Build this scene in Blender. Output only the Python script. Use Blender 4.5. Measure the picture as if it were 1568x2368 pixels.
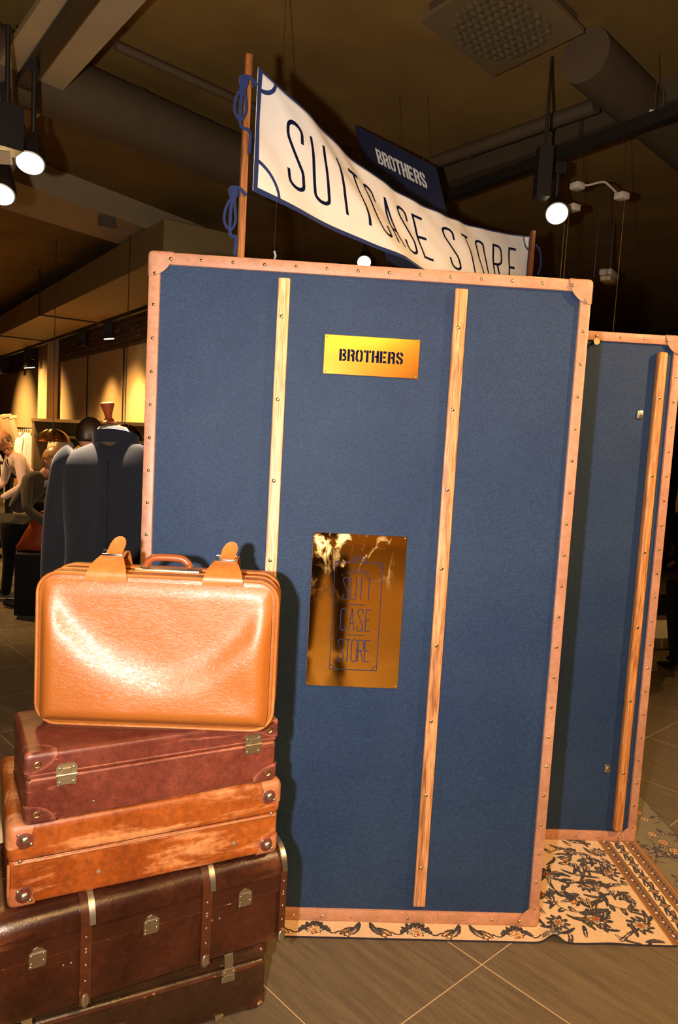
import bpy, bmesh, math, random
import numpy as np
from mathutils import Vector, Matrix, noise
random.seed(7)
PI = math.pi
for o in list(bpy.data.objects): bpy.data.objects.remove(o)
S = bpy.context.scene
C = S.collection
# ---------------------------------------------------------------- camera
CAM = np.array([0.5027507, -2.2746256, 1.5681725]); YAW, PITCH, ROLL, F = -0.0456913, -0.0939308, 0.0555634, 1700.0
_f = np.array([-math.sin(YAW)*math.cos(PITCH), math.cos(YAW)*math.cos(PITCH), math.sin(PITCH)])
_r = np.array([math.cos(YAW), math.sin(YAW), 0.0]); _u = np.cross(_r, _f)
_r2 = _r*math.cos(ROLL)+_u*math.sin(ROLL); _u2 = -_r*math.sin(ROLL)+_u*math.cos(ROLL)
cam = bpy.data.objects.new('camera', bpy.data.cameras.new('camera')); C.objects.link(cam)
cam.matrix_world = Matrix(((_r2[0], _u2[0], -_f[0], CAM[0]), (_r2[1], _u2[1], -_f[1], CAM[1]), (_r2[2], _u2[2], -_f[2], CAM[2]), (0, 0, 0, 1)))
cam.data.sensor_fit = 'VERTICAL'; cam.data.sensor_height = 36; cam.data.lens = 36*F/2368; cam.data.clip_start = 0.02
S.camera = cam
S.view_settings.view_transform = 'Standard'; S.view_settings.look = 'None'; S.view_settings.gamma = 1
S.view_settings.use_curve_mapping = False; S.view_settings.exposure = 0.0
w = bpy.data.worlds.new('world'); S.world = w; w.use_nodes = True
w.node_tree.nodes['Background'].inputs[0].default_value = (1, .62, .25, 1); w.node_tree.nodes['Background'].inputs[1].default_value = 0.02
def light(kind, name, loc, power, col, target=None, size=.05, angle=60, blend=.6):
    d = bpy.data.lights.new(name, kind); d.energy = power; d.color = col
    o = bpy.data.objects.new(name, d); C.objects.link(o); o.location = loc
    if kind == 'SPOT': d.spot_size = math.radians(angle); d.spot_blend = blend; d.shadow_soft_size = size
    elif kind == 'AREA': d.shape = 'DISK'; d.size = size
    else: d.shadow_soft_size = size
    if target is not None: o.rotation_euler = (Vector(target)-Vector(loc)).to_track_quat('-Z', 'Y').to_euler()
    return o
WARM = (1, .55, .16)
light('SPOT', 'camera_flash', (.27, -2.27, 1.57), 350, (1, .93, .86), (.60, 0, 1.75), .025, 126, .95)
light('SPOT', 'shop_spot_right', (3.6, -1.3, 3.2), 560, (1, .60, .26), (1.5, .3, .8), .05, 75)
light('SPOT', 'shop_spot_left', (-.42, 1.05, 3.4), 15000, (1, .76, .54), (-.35, .66, 1.5), .04, 15)
light('SPOT', 'people_fill', (-3.0, 4.1, 3.2), 480, (1, .60, .24), (-2.1, 4.8, 1.0), .06, 80)  # added light without a fixture, brightens the people by the table
light('SPOT', 'floor_fill_behind', (1.0, -5.0, 3.3), 800, WARM, (.8, -3.9, 0), .08, 95)  # added fill for the floor that the large brass plate mirrors
light('SPOT', 'shop_spot_centre', (1.6, -2.9, 3.2), 240, WARM, (1.0, -.6, 0), .08, 95)
light('AREA', 'plate_fill', (.9, -6.5, 3.25), 120, (1, .52, .15), (.9, -5.4, 0), 1.6)  # unseen glowing disc, added so the small brass plate has something to mirror
light('SPOT', 'floor_fill_rear', (.3, -6.6, 3.3), 480, WARM, (.5, -6.0, 0), .1, 125)  # extra fill added over the unseen floor behind the camera
light('SPOT', 'left_fill', (-5.2, 6.5, 3.0), 800, WARM, (-4.2, 6.8, 0), .05, 125)  # invented source, lifts the dim left background and its people
light('SPOT', 'shop_glow_right', (5.2, 4.6, 3.3), 110, WARM, (4.6, 4.2, 0), .05, 120)
# ---------------------------------------------------------------- helpers
def ray(px, py):
    d = _f+_r2*(px-784)/F-_u2*(py-1184)/F
    return d/np.linalg.norm(d[:2])
def at(px, py, hd): return Vector(CAM+ray(px, py)*hd)            # a point at horizontal distance hd
def onz(px, py, z): d = ray(px, py); return Vector(CAM+d*(z-CAM[2])/d[2])
WN = np.array([math.cos(math.radians(32)), math.sin(math.radians(32))]); WD = 3.35
def onwall(px, py, off=0): d = ray(px, py); return Vector(CAM+d*((WD-off)/(d[:2]@WN)))
def meta(o, label=None, cat=None, group=None, kind=None):
    if label: o['label'] = label
    if cat: o['category'] = cat
    if group: o['group'] = group
    if kind: o['kind'] = kind
    return o
def thing(name, label, cat, loc=(0, 0, 0), rz=0, group=None):
    o = bpy.data.objects.new(name, None); C.objects.link(o); o.location = loc; o.rotation_euler = (0, 0, rz)
    o.empty_display_size = .05
    return meta(o, label, cat, group)
def mat3(o): return Matrix.Translation(o.location) @ o.rotation_euler.to_matrix().to_4x4()
class MB:
    def __init__(s): s.v = []; s.f = []
    def add(s, vs, fs):
        n = len(s.v); s.v += [Vector(p) for p in vs]; s.f += [tuple(i+n for i in f) for f in fs]; return s
    def box(s, c, d, R=None):
        vs = [Vector((x*d[0]/2, y*d[1]/2, z*d[2]/2)) for x in (-1, 1) for y in (-1, 1) for z in (-1, 1)]
        if R is not None: vs = [R @ p for p in vs]
        return s.add([p+Vector(c) for p in vs], [(0, 1, 3, 2), (4, 6, 7, 5), (0, 4, 5, 1), (2, 3, 7, 6), (0, 2, 6, 4), (1, 5, 7, 3)])
    def bbox(s, a, b, bev=0, seg=2):
        if not bev: return s.box([(a[i]+b[i])/2 for i in range(3)], [abs(b[i]-a[i]) for i in range(3)])
        bm = bmesh.new(); bmesh.ops.create_cube(bm, size=1)
        for v in bm.verts: v.co = Vector([(a[i]+b[i])/2+v.co[i]*abs(b[i]-a[i]) for i in range(3)])
        bmesh.ops.bevel(bm, geom=list(bm.edges), offset=bev, segments=seg, affect='EDGES', profile=.5)
        return s.bm(bm)
    def bm(s, bm):
        bm.verts.index_update(); s.add([v.co for v in bm.verts], [[v.index for v in f.verts] for f in bm.faces]); bm.free(); return s
    def tube(s, pts, r, n=10, closed=False, cap=True):
        pts = [Vector(p) for p in pts]; m = len(pts); rs = r if hasattr(r, '__len__') else [r]*m
        rings = []; up = None
        for i, p in enumerate(pts):
            a = pts[i-1] if (i or closed) else p; b = pts[(i+1) % m] if (i < m-1 or closed) else p
            t = (b-a).normalized() if (b-a).length > 1e-9 else Vector((0, 0, 1))
            if up is None: up = t.orthogonal().normalized()
            up = (up-t*up.dot(t)); up = up.normalized() if up.length > 1e-6 else t.orthogonal().normalized()
            w_ = t.cross(up); rings.append([p+(up*math.cos(2*PI*k/n)+w_*math.sin(2*PI*k/n))*rs[i] for k in range(n)])
        vs = [q for R in rings for q in R]; fs = []
        for i in range(m if closed else m-1):
            j = (i+1) % m
            for k in range(n): fs.append((i*n+k, i*n+(k+1) % n, j*n+(k+1) % n, j*n+k))
        if cap and not closed: fs += [tuple(range(n))[::-1], tuple((m-1)*n+k for k in range(n))]
        return s.add(vs, fs)
    def lathe(s, prof, n=24, M=None):     # prof (r,z)
        vs = []; fs = []
        for r, z in prof: vs += [Vector((r*math.cos(2*PI*k/n), r*math.sin(2*PI*k/n), z)) for k in range(n)]
        if M is not None: vs = [M @ p for p in vs]
        for i in range(len(prof)-1):
            for k in range(n): fs.append((i*n+k, i*n+(k+1) % n, (i+1)*n+(k+1) % n, (i+1)*n+k))
        fs += [tuple(range(n))[::-1], tuple((len(prof)-1)*n+k for k in range(n))]
        return s.add(vs, fs)
    def ball(s, c, r, sc=(1, 1, 1), n=12, M=None):
        prof = [(math.sin(PI*i/(n//2+2))*r, -math.cos(PI*i/(n//2+2))*r) for i in range(1, n//2+2)]
        T = Matrix.Translation(Vector(c)) @ (M.to_4x4() if M is not None else Matrix.Identity(4)) @ Matrix.Diagonal((*sc, 1))
        return s.lathe([(max(a, 1e-4), b) for a, b in prof], n, T)
    def strip(s, pts, ws, th, side=(1, 0, 0)):   # band with width along 'side', swept along pts
        pts = [Vector(p) for p in pts]; side = Vector(side); vs = []; m = len(pts)
        ws = ws if hasattr(ws, '__len__') else [ws]*m
        for i, p in enumerate(pts):
            t = (pts[min(i+1, m-1)]-pts[max(i-1, 0)]).normalized(); nrm = side.cross(t).normalized()
            for sg, k in ((-1, -1), (1, -1), (1, 1), (-1, 1)): vs.append(p+side*sg*ws[i]/2+nrm*k*th/2)
        fs = [(0, 1, 2, 3), tuple((m-1)*4+k for k in (3, 2, 1, 0))]
        for i in range(m-1):
            for k in range(4): fs.append((i*4+k, (i+1)*4+k, (i+1)*4+(k+1) % 4, i*4+(k+1) % 4))
        return s.add(vs, fs)
    def prism(s, poly, th):               # poly: 3D points, th: Vector
        n = len(poly); a = [Vector(p) for p in poly]; b = [p+Vector(th) for p in a]
        return s.add(a+b, [tuple(range(n)), tuple(range(2*n-1, n-1, -1))]+[(i, i+n, (i+1) % n+n, (i+1) % n) for i in range(n)])
    def ribbon(s, pts, wd, fn, th, closed=False, step=.03):
        # flat stroke in 2D mapped by fn(u,v,h) to 3D, h = height above the surface
        P = [Vector((p[0], p[1])) for p in pts]
        if closed: P.append(P[0].copy())
        Q = [P[0]]
        for a, b in zip(P, P[1:]):
            k = max(1, int((b-a).length/step))
            for i in range(1, k+1): Q.append(a.lerp(b, i/k))
        m = len(Q); L = []
        for i in range(m):
            a = Q[i-1] if i else (Q[-2] if closed else Q[0]); b = Q[i+1] if i < m-1 else (Q[1] if closed else Q[-1])
            t1 = (Q[i]-a); t2 = (b-Q[i])
            t1 = t1.normalized() if t1.length > 1e-9 else t2.normalized(); t2 = t2.normalized() if t2.length > 1e-9 else t1
            t = (t1+t2); t = t.normalized() if t.length > 1e-6 else t1
            nn = Vector((-t.y, t.x)); c = max(.45, nn.dot(Vector((-t1.y, t1.x))))
            L.append((Q[i]+nn*wd/2/c, Q[i]-nn*wd/2/c))
        vs = []
        for a, b in L:
            for h in (0, th): vs += [fn(a.x, a.y, h), fn(b.x, b.y, h)]
        fs = []
        for i in range(m-1):
            o = i*4; fs += [(o+2, o+3, o+7, o+6), (o, o+2, o+6, o+4), (o+1, o+5, o+7, o+3), (o, o+4, o+5, o+1)]
        fs += [(0, 1, 3, 2), (4*m-4, 4*m-2, 4*m-1, 4*m-3)]
        return s.add(vs, fs)
    def build(s, name, mat, parent=None, smooth=False, world=False, angle=40):
        me = bpy.data.meshes.new(name)
        vs = s.v
        if world and parent is not None: Mi = mat3(parent).inverted(); vs = [Mi @ p for p in vs]
        me.from_pydata([tuple(p) for p in vs], [], s.f); me.materials.append(mat)
        b = bmesh.new(); b.from_mesh(me); bmesh.ops.recalc_face_normals(b, faces=b.faces); b.to_mesh(me); b.free()
        if smooth:
            for p in me.polygons: p.use_smooth = True
            try: me.set_sharp_from_angle(angle=math.radians(angle))
            except Exception: pass
        o = bpy.data.objects.new(name, me); C.objects.link(o); o.parent = parent
        return o
def sub(o, lv=1): m = o.modifiers.new('sub', 'SUBSURF'); m.levels = lv; m.render_levels = lv; return o
def rsolid(a, b, R, seg=5, grid=10, disp=None, off=0.0, faces='xXyYzZ'):
    # box a..b whose edges are rounded with ellipsoidal radii R=(rx,ry,rz)
    a = Vector(a); b = Vector(b); mb = MB()
    def ticks(lo, hi, r):
        t = [lo+r*(1-math.cos(i*PI/2/seg)) if r > 0 else lo for i in range(seg+1)] if r > 0 else [lo]
        t += [lo+r+(hi-lo-2*r)*i/grid for i in range(1, grid)]
        t += [hi-r*(1-math.cos(i*PI/2/seg)) for i in range(seg, -1, -1)] if r > 0 else [hi]
        return t
    T = [ticks(a[i], b[i], R[i]) for i in range(3)]
    def mp(p, ax, sg):
        q = Vector([min(max(p[i], a[i]+R[i]), b[i]-R[i]) for i in range(3)]); d = p-q
        e = Vector([d[i]/R[i] if R[i] > 0 else 0 for i in range(3)])
        n = e.normalized() if e.length > 1e-9 else Vector()
        out = q+Vector([n[i]*R[i] for i in range(3)])
        nv = Vector([n[i]/R[i] if R[i] > 0 else 0 for i in range(3)]); nv = nv.normalized() if nv.length > 0 else Vector([sg if i == ax else 0 for i in range(3)])
        if disp: out = out+nv*disp(out, ax, sg)
        return out+nv*off
    for ax in range(3):
        for sg in (-1, 1):
            if ('XYZ' if sg > 0 else 'xyz')[ax] not in faces: continue
            i1, i2 = [i for i in range(3) if i != ax]; vs = []; n1, n2 = len(T[i1]), len(T[i2])
            for s_ in T[i1]:
                for t_ in T[i2]:
                    p = Vector((0, 0, 0)); p[ax] = b[ax] if sg > 0 else a[ax]; p[i1] = s_; p[i2] = t_; vs.append(mp(p, ax, sg))
            mb.add(vs, [(i*n2+j, (i+1)*n2+j, (i+1)*n2+j+1, i*n2+j+1) for i in range(n1-1) for j in range(n2-1)])
    bm = bmesh.new(); me = bpy.data.meshes.new('t'); me.from_pydata([tuple(v) for v in mb.v], [], mb.f); bm.from_mesh(me)
    bmesh.ops.remove_doubles(bm, verts=bm.verts, dist=1e-5); bpy.data.meshes.remove(me)
    return MB().bm(bm)
def corner_patch(a, b, R, sx, sy, sz, rad, off, n=8):
    # quarter discs of radii rad=(rx,ry,rz) on the three faces meeting at one corner of box a..b, wrapped round its edges
    a = Vector(a); b = Vector(b); mb = MB(); sg = (sx, sy, sz)
    cr = Vector([b[i] if sg[i] > 0 else a[i] for i in range(3)])
    for ax in range(3):
        i1, i2 = [i for i in range(3) if i != ax]; vs = []; m = 14
        for h in (off, 0.0):
            for i in range(n+1):
                for j in range(m+1):
                    th = j/m*PI/2; rho = (i/n); p = cr.copy(); p[i1] -= sg[i1]*rad[i1]*rho*math.cos(th); p[i2] -= sg[i2]*rad[i2]*rho*math.sin(th)
                    q = Vector([min(max(p[k], a[k]+R[k]), b[k]-R[k]) for k in range(3)]); d = p-q
                    e = Vector([d[k]/R[k] for k in range(3)]); e = e.normalized()
                    nv = Vector([e[k]/R[k] for k in range(3)]).normalized()
                    vs.append(q+Vector([e[k]*R[k] for k in range(3)])+nv*h)
        N = (n+1)*(m+1); fs = [(i*(m+1)+j, (i+1)*(m+1)+j, (i+1)*(m+1)+j+1, i*(m+1)+j+1) for i in range(n) for j in range(m)]
        fs += [(n*(m+1)+j, n*(m+1)+j+N, n*(m+1)+j+1+N, n*(m+1)+j+1) for j in range(m)]
        mb.add(vs, fs)
    return mb
# ---------------------------------------------------------------- materials
def newmat(name):
    m = bpy.data.materials.new(name); m.use_nodes = True; return m, m.node_tree.nodes, m.node_tree.links, m.node_tree.nodes['Principled BSDF']
def setp(b, **k):
    N = {'rough': 'Roughness', 'metal': 'Metallic', 'spec': 'Specular IOR Level', 'coat': 'Coat Weight', 'coatr': 'Coat Roughness', 'sheen': 'Sheen Weight', 'aniso': 'Anisotropic', 'trans': 'Transmission Weight'}
    for a, v in k.items(): b.inputs[N[a]].default_value = v
def coords(ns, ls, scale=(1, 1, 1), rot=0, rot3=None):
    t = ns.new('ShaderNodeTexCoord'); m = ns.new('ShaderNodeMapping'); m.inputs['Scale'].default_value = scale; m.inputs['Rotation'].default_value = rot3 or (0, 0, rot)
    ls.new(t.outputs['Object'], m.inputs[0]); return m.outputs[0]
def noisen(ns, ls, vec, sc, det=4, rough=.55, dist=0):
    n = ns.new('ShaderNodeTexNoise'); n.inputs['Scale'].default_value = sc; n.inputs['Detail'].default_value = det; n.inputs['Roughness'].default_value = rough; n.inputs['Distortion'].default_value = dist
    if vec is not None: ls.new(vec, n.inputs['Vector'])
    return n.outputs['Fac']
def ramp(ns, ls, fac, stops):
    r = ns.new('ShaderNodeValToRGB'); e = r.color_ramp.elements
    while len(e) < len(stops): e.new(.5)
    for i, (p, c) in enumerate(stops): e[i].position = p; e[i].color = (*c, 1) if len(c) == 3 else c
    ls.new(fac, r.inputs[0]); return r.outputs[0]
def mix(ns, ls, fac, a, b, mode='MIX'):
    m = ns.new('ShaderNodeMix'); m.data_type = 'RGBA'; m.blend_type = mode
    for sock, v in ((m.inputs[0], fac), (m.inputs[6], a), (m.inputs[7], b)):
        if isinstance(v, (int, float)): sock.default_value = v
        elif isinstance(v, tuple): sock.default_value = (*v, 1)
        else: ls.new(v, sock)
    return m.outputs[2]
def bump(ns, ls, b, h, st, dist=.002):
    n = ns.new('ShaderNodeBump'); n.inputs['Strength'].default_value = st; n.inputs['Distance'].default_value = dist; ls.new(h, n.inputs['Height']); ls.new(n.outputs[0], b.inputs['Normal'])
def plain(name, col, rough=.5, metal=0, **k):
    m, ns, ls, b = newmat(name); setp(b, rough=rough, metal=metal, **k)
    v = coords(ns, ls); f = noisen(ns, ls, v, 9, 3); c2 = tuple(x*.8 for x in col)
    ls.new(mix(ns, ls, f, c2, col), b.inputs['Base Color']); return m
def cloth(name, col, sc=900, rough=.9, var=.25, sheen=.1):
    m, ns, ls, b = newmat(name); setp(b, rough=rough, sheen=sheen, spec=.2)
    v = coords(ns, ls); f = noisen(ns, ls, v, 4, 5); g = noisen(ns, ls, coords(ns, ls, (1, 1, .25)), sc*.4, 2)
    c = mix(ns, ls, f, tuple(x*(1-var) for x in col), tuple(x*(1+var) for x in col))
    c = mix(ns, ls, .5, c, ramp(ns, ls, g, [(.3, (.35, .35, .35)), (.7, (1.0, 1.0, 1.0))]), 'MULTIPLY')
    ls.new(c, b.inputs['Base Color']); bump(ns, ls, b, g, .25, .0006); return m
def leather(name, col, dark, worn, amount=.62, rough=.38, wsc=6, wstretch=(1, 3, 3), wr=(.04), grain=220, bst=.32, edge=False):
    m, ns, ls, b = newmat(name); setp(b, rough=rough, spec=.5)
    v = coords(ns, ls); f = noisen(ns, ls, v, 5, 6, .6)
    c = mix(ns, ls, ramp(ns, ls, f, [(.35, (0, 0, 0)), (.65, (1, 1, 1))]), dark, col)
    s1 = noisen(ns, ls, coords(ns, ls, wstretch), wsc, 10, .68, .4)
    s = ramp(ns, ls, s1, [(amount, (0, 0, 0)), (amount+wr, (1, 1, 1))])
    c = mix(ns, ls, s, c, worn)
    ge = ns.new('ShaderNodeNewGeometry'); pr_ = ramp(ns, ls, ge.outputs['Pointiness'], [(.515, (0, 0, 0)), (.575, (1, 1, 1))])
    c = mix(ns, ls, mix(ns, ls, ramp(ns, ls, s1, [(.36, (0, 0, 0)), (.56, (1, 1, 1))]), (0, 0, 0), pr_) if edge else 0.0, c, worn)
    fine = noisen(ns, ls, v, 60, 6, .75); c = mix(ns, ls, .6 if edge else .35, c, ramp(ns, ls, fine, [(.32, (.35, .33, .33)), (.66, (1.3, 1.25, 1.2))]), 'MULTIPLY')
    if edge:
        sc_ = ramp(ns, ls, noisen(ns, ls, coords(ns, ls, (3, 14, 60), rot3=(0, .12, 0)), 3, 8, .8, .5), [(.64, (0, 0, 0)), (.67, (1, 1, 1))]); c = mix(ns, ls, mix(ns, ls, .45, (0, 0, 0), sc_), c, worn)
    ls.new(c, b.inputs['Base Color'])
    g = noisen(ns, ls, v, grain, 4, .6); bump(ns, ls, b, g, bst, .0012)
    rr = ramp(ns, ls, f, [(.3, (rough*.75,)*3), (.7, (rough*1.3,)*3)]); ls.new(rr, b.inputs['Roughness']); return m
def wood(name, c1, c2, c3, axis=2, sc=1.0, rough=.45):
    m, ns, ls, b = newmat(name); setp(b, rough=rough)
    st = [30*sc]*3; st[axis] = 1.6*sc
    v = coords(ns, ls, tuple(st)); f = noisen(ns, ls, v, 2.2, 6, .65, .9)
    st2 = [160*sc]*3; st2[axis] = 5*sc
    g = noisen(ns, ls, coords(ns, ls, tuple(st2)), 2.5, 3, .6)
    c = ramp(ns, ls, f, [(.36, c3), (.47, c2), (.60, c1)]); c = mix(ns, ls, .75, c, ramp(ns, ls, g, [(.38, (.42, .34, .28)), (.56, (1.08, 1.08, 1.08))]), 'MULTIPLY')
    ls.new(c, b.inputs['Base Color']); bump(ns, ls, b, g, .2, .001); return m
def emit(name, col, st):
    m, ns, ls, b = newmat(name); b.inputs['Emission Color'].default_value = (*col, 1); b.inputs['Emission Strength'].default_value = st; b.inputs['Base Color'].default_value = (*col, 1)
    f = noisen(ns, ls, coords(ns, ls), 3, 1); ls.new(mix(ns, ls, f, col, tuple(min(1, x*1.02) for x in col)), b.inputs['Emission Color']); return m
M = {}
# canvas: navy woven cloth with soft mottling
m, ns, ls, b = newmat('navy_canvas'); setp(b, rough=.6, spec=.22, sheen=.03)
v = coords(ns, ls); f = noisen(ns, ls, v, 2.2, 4, .6); wv = noisen(ns, ls, coords(ns, ls, (.35, 1, 1)), 420, 2); wx = noisen(ns, ls, coords(ns, ls, (1, 1, .3)), 420, 2)
c = mix(ns, ls, ramp(ns, ls, f, [(.35, (0, 0, 0)), (.65, (1, 1, 1))]), (.0115, .030, .080), (.0175, .039, .090))
c = mix(ns, ls, .6, c, ramp(ns, ls, wv, [(.3, (.45, .45, .45)), (.7, (1.5, 1.5, 1.5))]), 'MULTIPLY'); c = mix(ns, ls, .4, c, ramp(ns, ls, wx, [(.3, (.6, .6, .6)), (.7, (1.3, 1.3, 1.3))]), 'MULTIPLY')
ls.new(c, b.inputs['Base Color']); bump(ns, ls, b, wv, .5, .001); M['canvas'] = m
M['trim'] = leather('trim_leather', (.47, .235, .145), (.38, .18, .105), (.54, .29, .18), .66, .5, 5, (1, 1, 1), .1, 300, .15)
M['ash'] = wood('ash_batten', (.80, .50, .26), (.72, .40, .18), (.52, .26, .10), 2)
M['ash_red'] = wood('ash_batten_brown', (.66, .34, .15), (.52, .23, .09), (.26, .10, .035), 2)
M['oak'] = wood('oak_batten', (.62, .28, .09), (.50, .20, .055), (.28, .10, .03), 2)
M['pole'] = wood('stained_pole', (.36, .13, .03), (.28, .09, .02), (.16, .05, .01), 2)
m, ns, ls, b = newmat('brass_plate'); setp(b, rough=.16, metal=1, aniso=.0)
v = coords(ns, ls); f = noisen(ns, ls, coords(ns, ls, (1, 1, .5)), 16, 8, .62, 1.2); sm = ramp(ns, ls, f, [(.50, (0, 0, 0)), (.62, (1, 1, 1))])
ls.new(mix(ns, ls, noisen(ns, ls, v, 6, 3), (.80, .50, .16), (.90, .60, .22)), b.inputs['Base Color'])
g = noisen(ns, ls, coords(ns, ls, (1, 1, 1)), 7, 5, .6); gate = ns.new('ShaderNodeSeparateXYZ'); ls.new(v, gate.inputs[0])
up = ns.new('ShaderNodeMapRange'); up.inputs['From Min'].default_value = .02; up.inputs['From Max'].default_value = .2; ls.new(gate.outputs[2], up.inputs[0])
smx = mix(ns, ls, up.outputs[0], (0, 0, 0), sm)
ls.new(ramp(ns, ls, smx, [(0, (.055, .055, .055)), (1, (.42, .42, .42))]), b.inputs['Roughness']); bump(ns, ls, b, f, .03, .001); M['mirror_brass'] = m
m, ns, ls, b = newmat('brushed_brass'); setp(b, rough=.18, metal=1)
g = noisen(ns, ls, coords(ns, ls, (1, 1, 30)), 30, 5, .6); ls.new(mix(ns, ls, noisen(ns, ls, coords(ns, ls), 8, 4), (.74, .32, .05), (.82, .40, .08)), b.inputs['Base Color']); bump(ns, ls, b, g, .05, .0003); M['brushed_brass'] = m
M['rivet'] = plain('brass_rivet', (.85, .68, .36), .22, 1)
M['steel'] = plain('old_steel', (.62, .58, .50), .33, 1)
M['oldbrass'] = plain('old_brass', (.52, .42, .26), .45, 1)
M['grey_disc'] = plain('grey_disc', (.20, .17, .13), .6)
M['chrome'] = plain('chrome', (.85, .82, .75), .15, 1)
M['navyink'] = plain('navy_ink', (.005, .008, .030), .8, 0, spec=.05)
M['navyline'] = plain('navy_engraving', (.016, .024, .085), .7, 0, spec=.1)
M['banner'] = plain('banner_cloth', (.84, .78, .72), .9)
M['navycloth'] = cloth('navy_cloth', (.016, .03, .125), 700, .85, .15)
M['signblue'] = plain('sign_board', (.006, .010, .038), .5)
M['whiteink'] = plain('white_letters', (.80, .76, .70), .6)
M['red_leather'] = leather('burgundy_leather', (.150, .034, .020), (.085, .019, .012), (.36, .12, .07), .60, .34, 3, (1, 2, 8), .06, edge=True)
M['red_dark'] = leather('burgundy_corner', (.115, .026, .016), (.08, .018, .012), (.30, .10, .06), .66, .42, 9, (1, 1, 1), .06, edge=True)
M['orange_leather'] = leather('orange_hide', (.30, .074, .010), (.17, .036, .006), (.50, .21, .08), .530, .34, 3.2, (1, 2, 5), .10, edge=True)
M['orange_corner'] = leather('pale_corner', (.40, .155, .065), (.28, .09, .035), (.54, .24, .11), .55, .42, 14, (1, 1, 1), .10)
M['dark_leather'] = leather('dark_trunk', (.046, .0125, .0055), (.020, .0055, .003), (.26, .10, .04), .66, .27, 4, (1, 2, 7), .06, 160, .5, edge=True)
M['dark_flat'] = leather('trunk_lid_edge', (.040, .011, .005), (.020, .0055, .003), (.24, .09, .035), .68, .27, 4, (1, 2, 7), .06, 160, .4)
M['black_flat'] = plain('matt_black', (.0035, .003, .0025), .8, 0, spec=.15)
M['black_leather'] = leather('bottom_trunk', (.036, .016, .007), (.018, .008, .004), (.20, .09, .04), .66, .25, 3.5, (1, 2, 7), .07, edge=True)
M['rib'] = leather('rib_leather', (.07, .02, .008), (.035, .011, .006), (.40, .18, .09), .60, .28, 14, (1, 1, 1), .05)
m, ns, ls, b = newmat('tan_leather'); setp(b, rough=.40, spec=.75, coat=.12, coatr=.30)
v = coords(ns, ls); f = noisen(ns, ls, v, 3.5, 5)
ls.new(mix(ns, ls, f, (.29, .082, .009), (.36, .108, .015)), b.inputs['Base Color'])
w1 = noisen(ns, ls, coords(ns, ls, (1, 1, 1.8), rot3=(0, .35, 0)), 55, 7, .62, 1.6); w2 = noisen(ns, ls, v, 420, 3)
wr_ = ramp(ns, ls, w1, [(.40, (0, 0, 0)), (.56, (1, 1, 1))]); bump(ns, ls, b, mix(ns, ls, .25, wr_, ramp(ns, ls, w2, [(.3, (0, 0, 0)), (.7, (1, 1, 1))])), .34, .0011); M['tan'] = m
M['tan_trim'] = leather('tan_trim', (.44, .155, .030), (.34, .105, .018), (.60, .28, .09), .66, .4, 12, (1, 1, 1), .06)
M['cognac'] = leather('cognac_grip', (.30, .075, .016), (.22, .05, .010), (.42, .15, .05), .66, .3, 12, (1, 1, 1), .06)
# ---------------------------------------------------------------- the setting
m, ns, ls, b = newmat('floor_tiles'); setp(b, rough=.42, spec=.4)
TA = math.radians(40.5); tc = ns.new('ShaderNodeTexCoord'); mp_ = ns.new('ShaderNodeMapping'); mp_.vector_type = 'TEXTURE'
mp_.inputs['Rotation'].default_value = (0, 0, TA); ls.new(tc.outputs['Object'], mp_.inputs[0])
sep = ns.new('ShaderNodeSeparateXYZ'); ls.new(mp_.outputs[0], sep.inputs[0])
def mth(op, a, b_=None):
    n = ns.new('ShaderNodeMath'); n.operation = op
    for i, q in enumerate((a, b_)):
        if q is None: continue
        if isinstance(q, (int, float)): n.inputs[i].default_value = q
        else: ls.new(q, n.inputs[i])
    return n.outputs[0]
def gline(coord, off, pitch):
    fr = mth('FRACT', mth('DIVIDE', mth('SUBTRACT', coord, off), pitch)); d = mth('MINIMUM', fr, mth('SUBTRACT', 1, fr))
    return mth('LESS_THAN', mth('MULTIPLY', d, pitch), .0016)
gl = mth('MAXIMUM', gline(sep.outputs[0], .158, .571), gline(sep.outputs[1], -.862, .518))
st = ns.new('ShaderNodeMapping'); st.inputs['Scale'].default_value = (16, 1.3, 1); ls.new(mp_.outputs[0], st.inputs[0])
g1 = noisen(ns, ls, st.outputs[0], 2.5, 8, .65, .3); g2 = noisen(ns, ls, tc.outputs['Object'], 260, 3, .8); g3 = noisen(ns, ls, tc.outputs['Object'], 1.1, 3)
c = ramp(ns, ls, g1, [(.3, (.088, .067, .042)), (.7, (.160, .122, .078))]); c = mix(ns, ls, .55, c, ramp(ns, ls, g2, [(.35, (.4, .4, .4)), (.65, (1.5, 1.45, 1.35))]), 'MULTIPLY')
c = mix(ns, ls, gl, c, (.50, .36, .22)); ls.new(c, b.inputs['Base Color']); bump(ns, ls, b, g2, .12, .001); M['floor'] = m
def slab(name, a, b_, mat, kind='structure'):
    return meta(MB().bbox(a, b_).build(name, mat), kind=kind)
slab('floor', (-16, -9, -.1), (14, 24, 0), M['floor'])
m, ns, ls, b = newmat('ceiling_paint'); setp(b, rough=.85, spec=.2)
f = noisen(ns, ls, coords(ns, ls), 1.3, 6, .6); ls.new(ramp(ns, ls, f, [(.3, (.130, .074, .017)), (.7, (.215, .125, .030))]), b.inputs['Base Color']); M['ceil'] = m
M['pale_metal'] = plain('painted_duct', (.34, .24, .13), .6)
M['dark_duct'] = plain('dark_duct', (.070, .043, .019), .65)
M['duct_mid'] = plain('duct_amber', (.26, .165, .055), .6)
M['black_metal'] = plain('black_metal', (.010, .008, .006), .45)
slab('ceiling', (-16, -9, 3.5), (14, 24, 3.6), M['ceil'])
m, ns, ls, b = newmat('wall_plaster'); setp(b, rough=.8)
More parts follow.
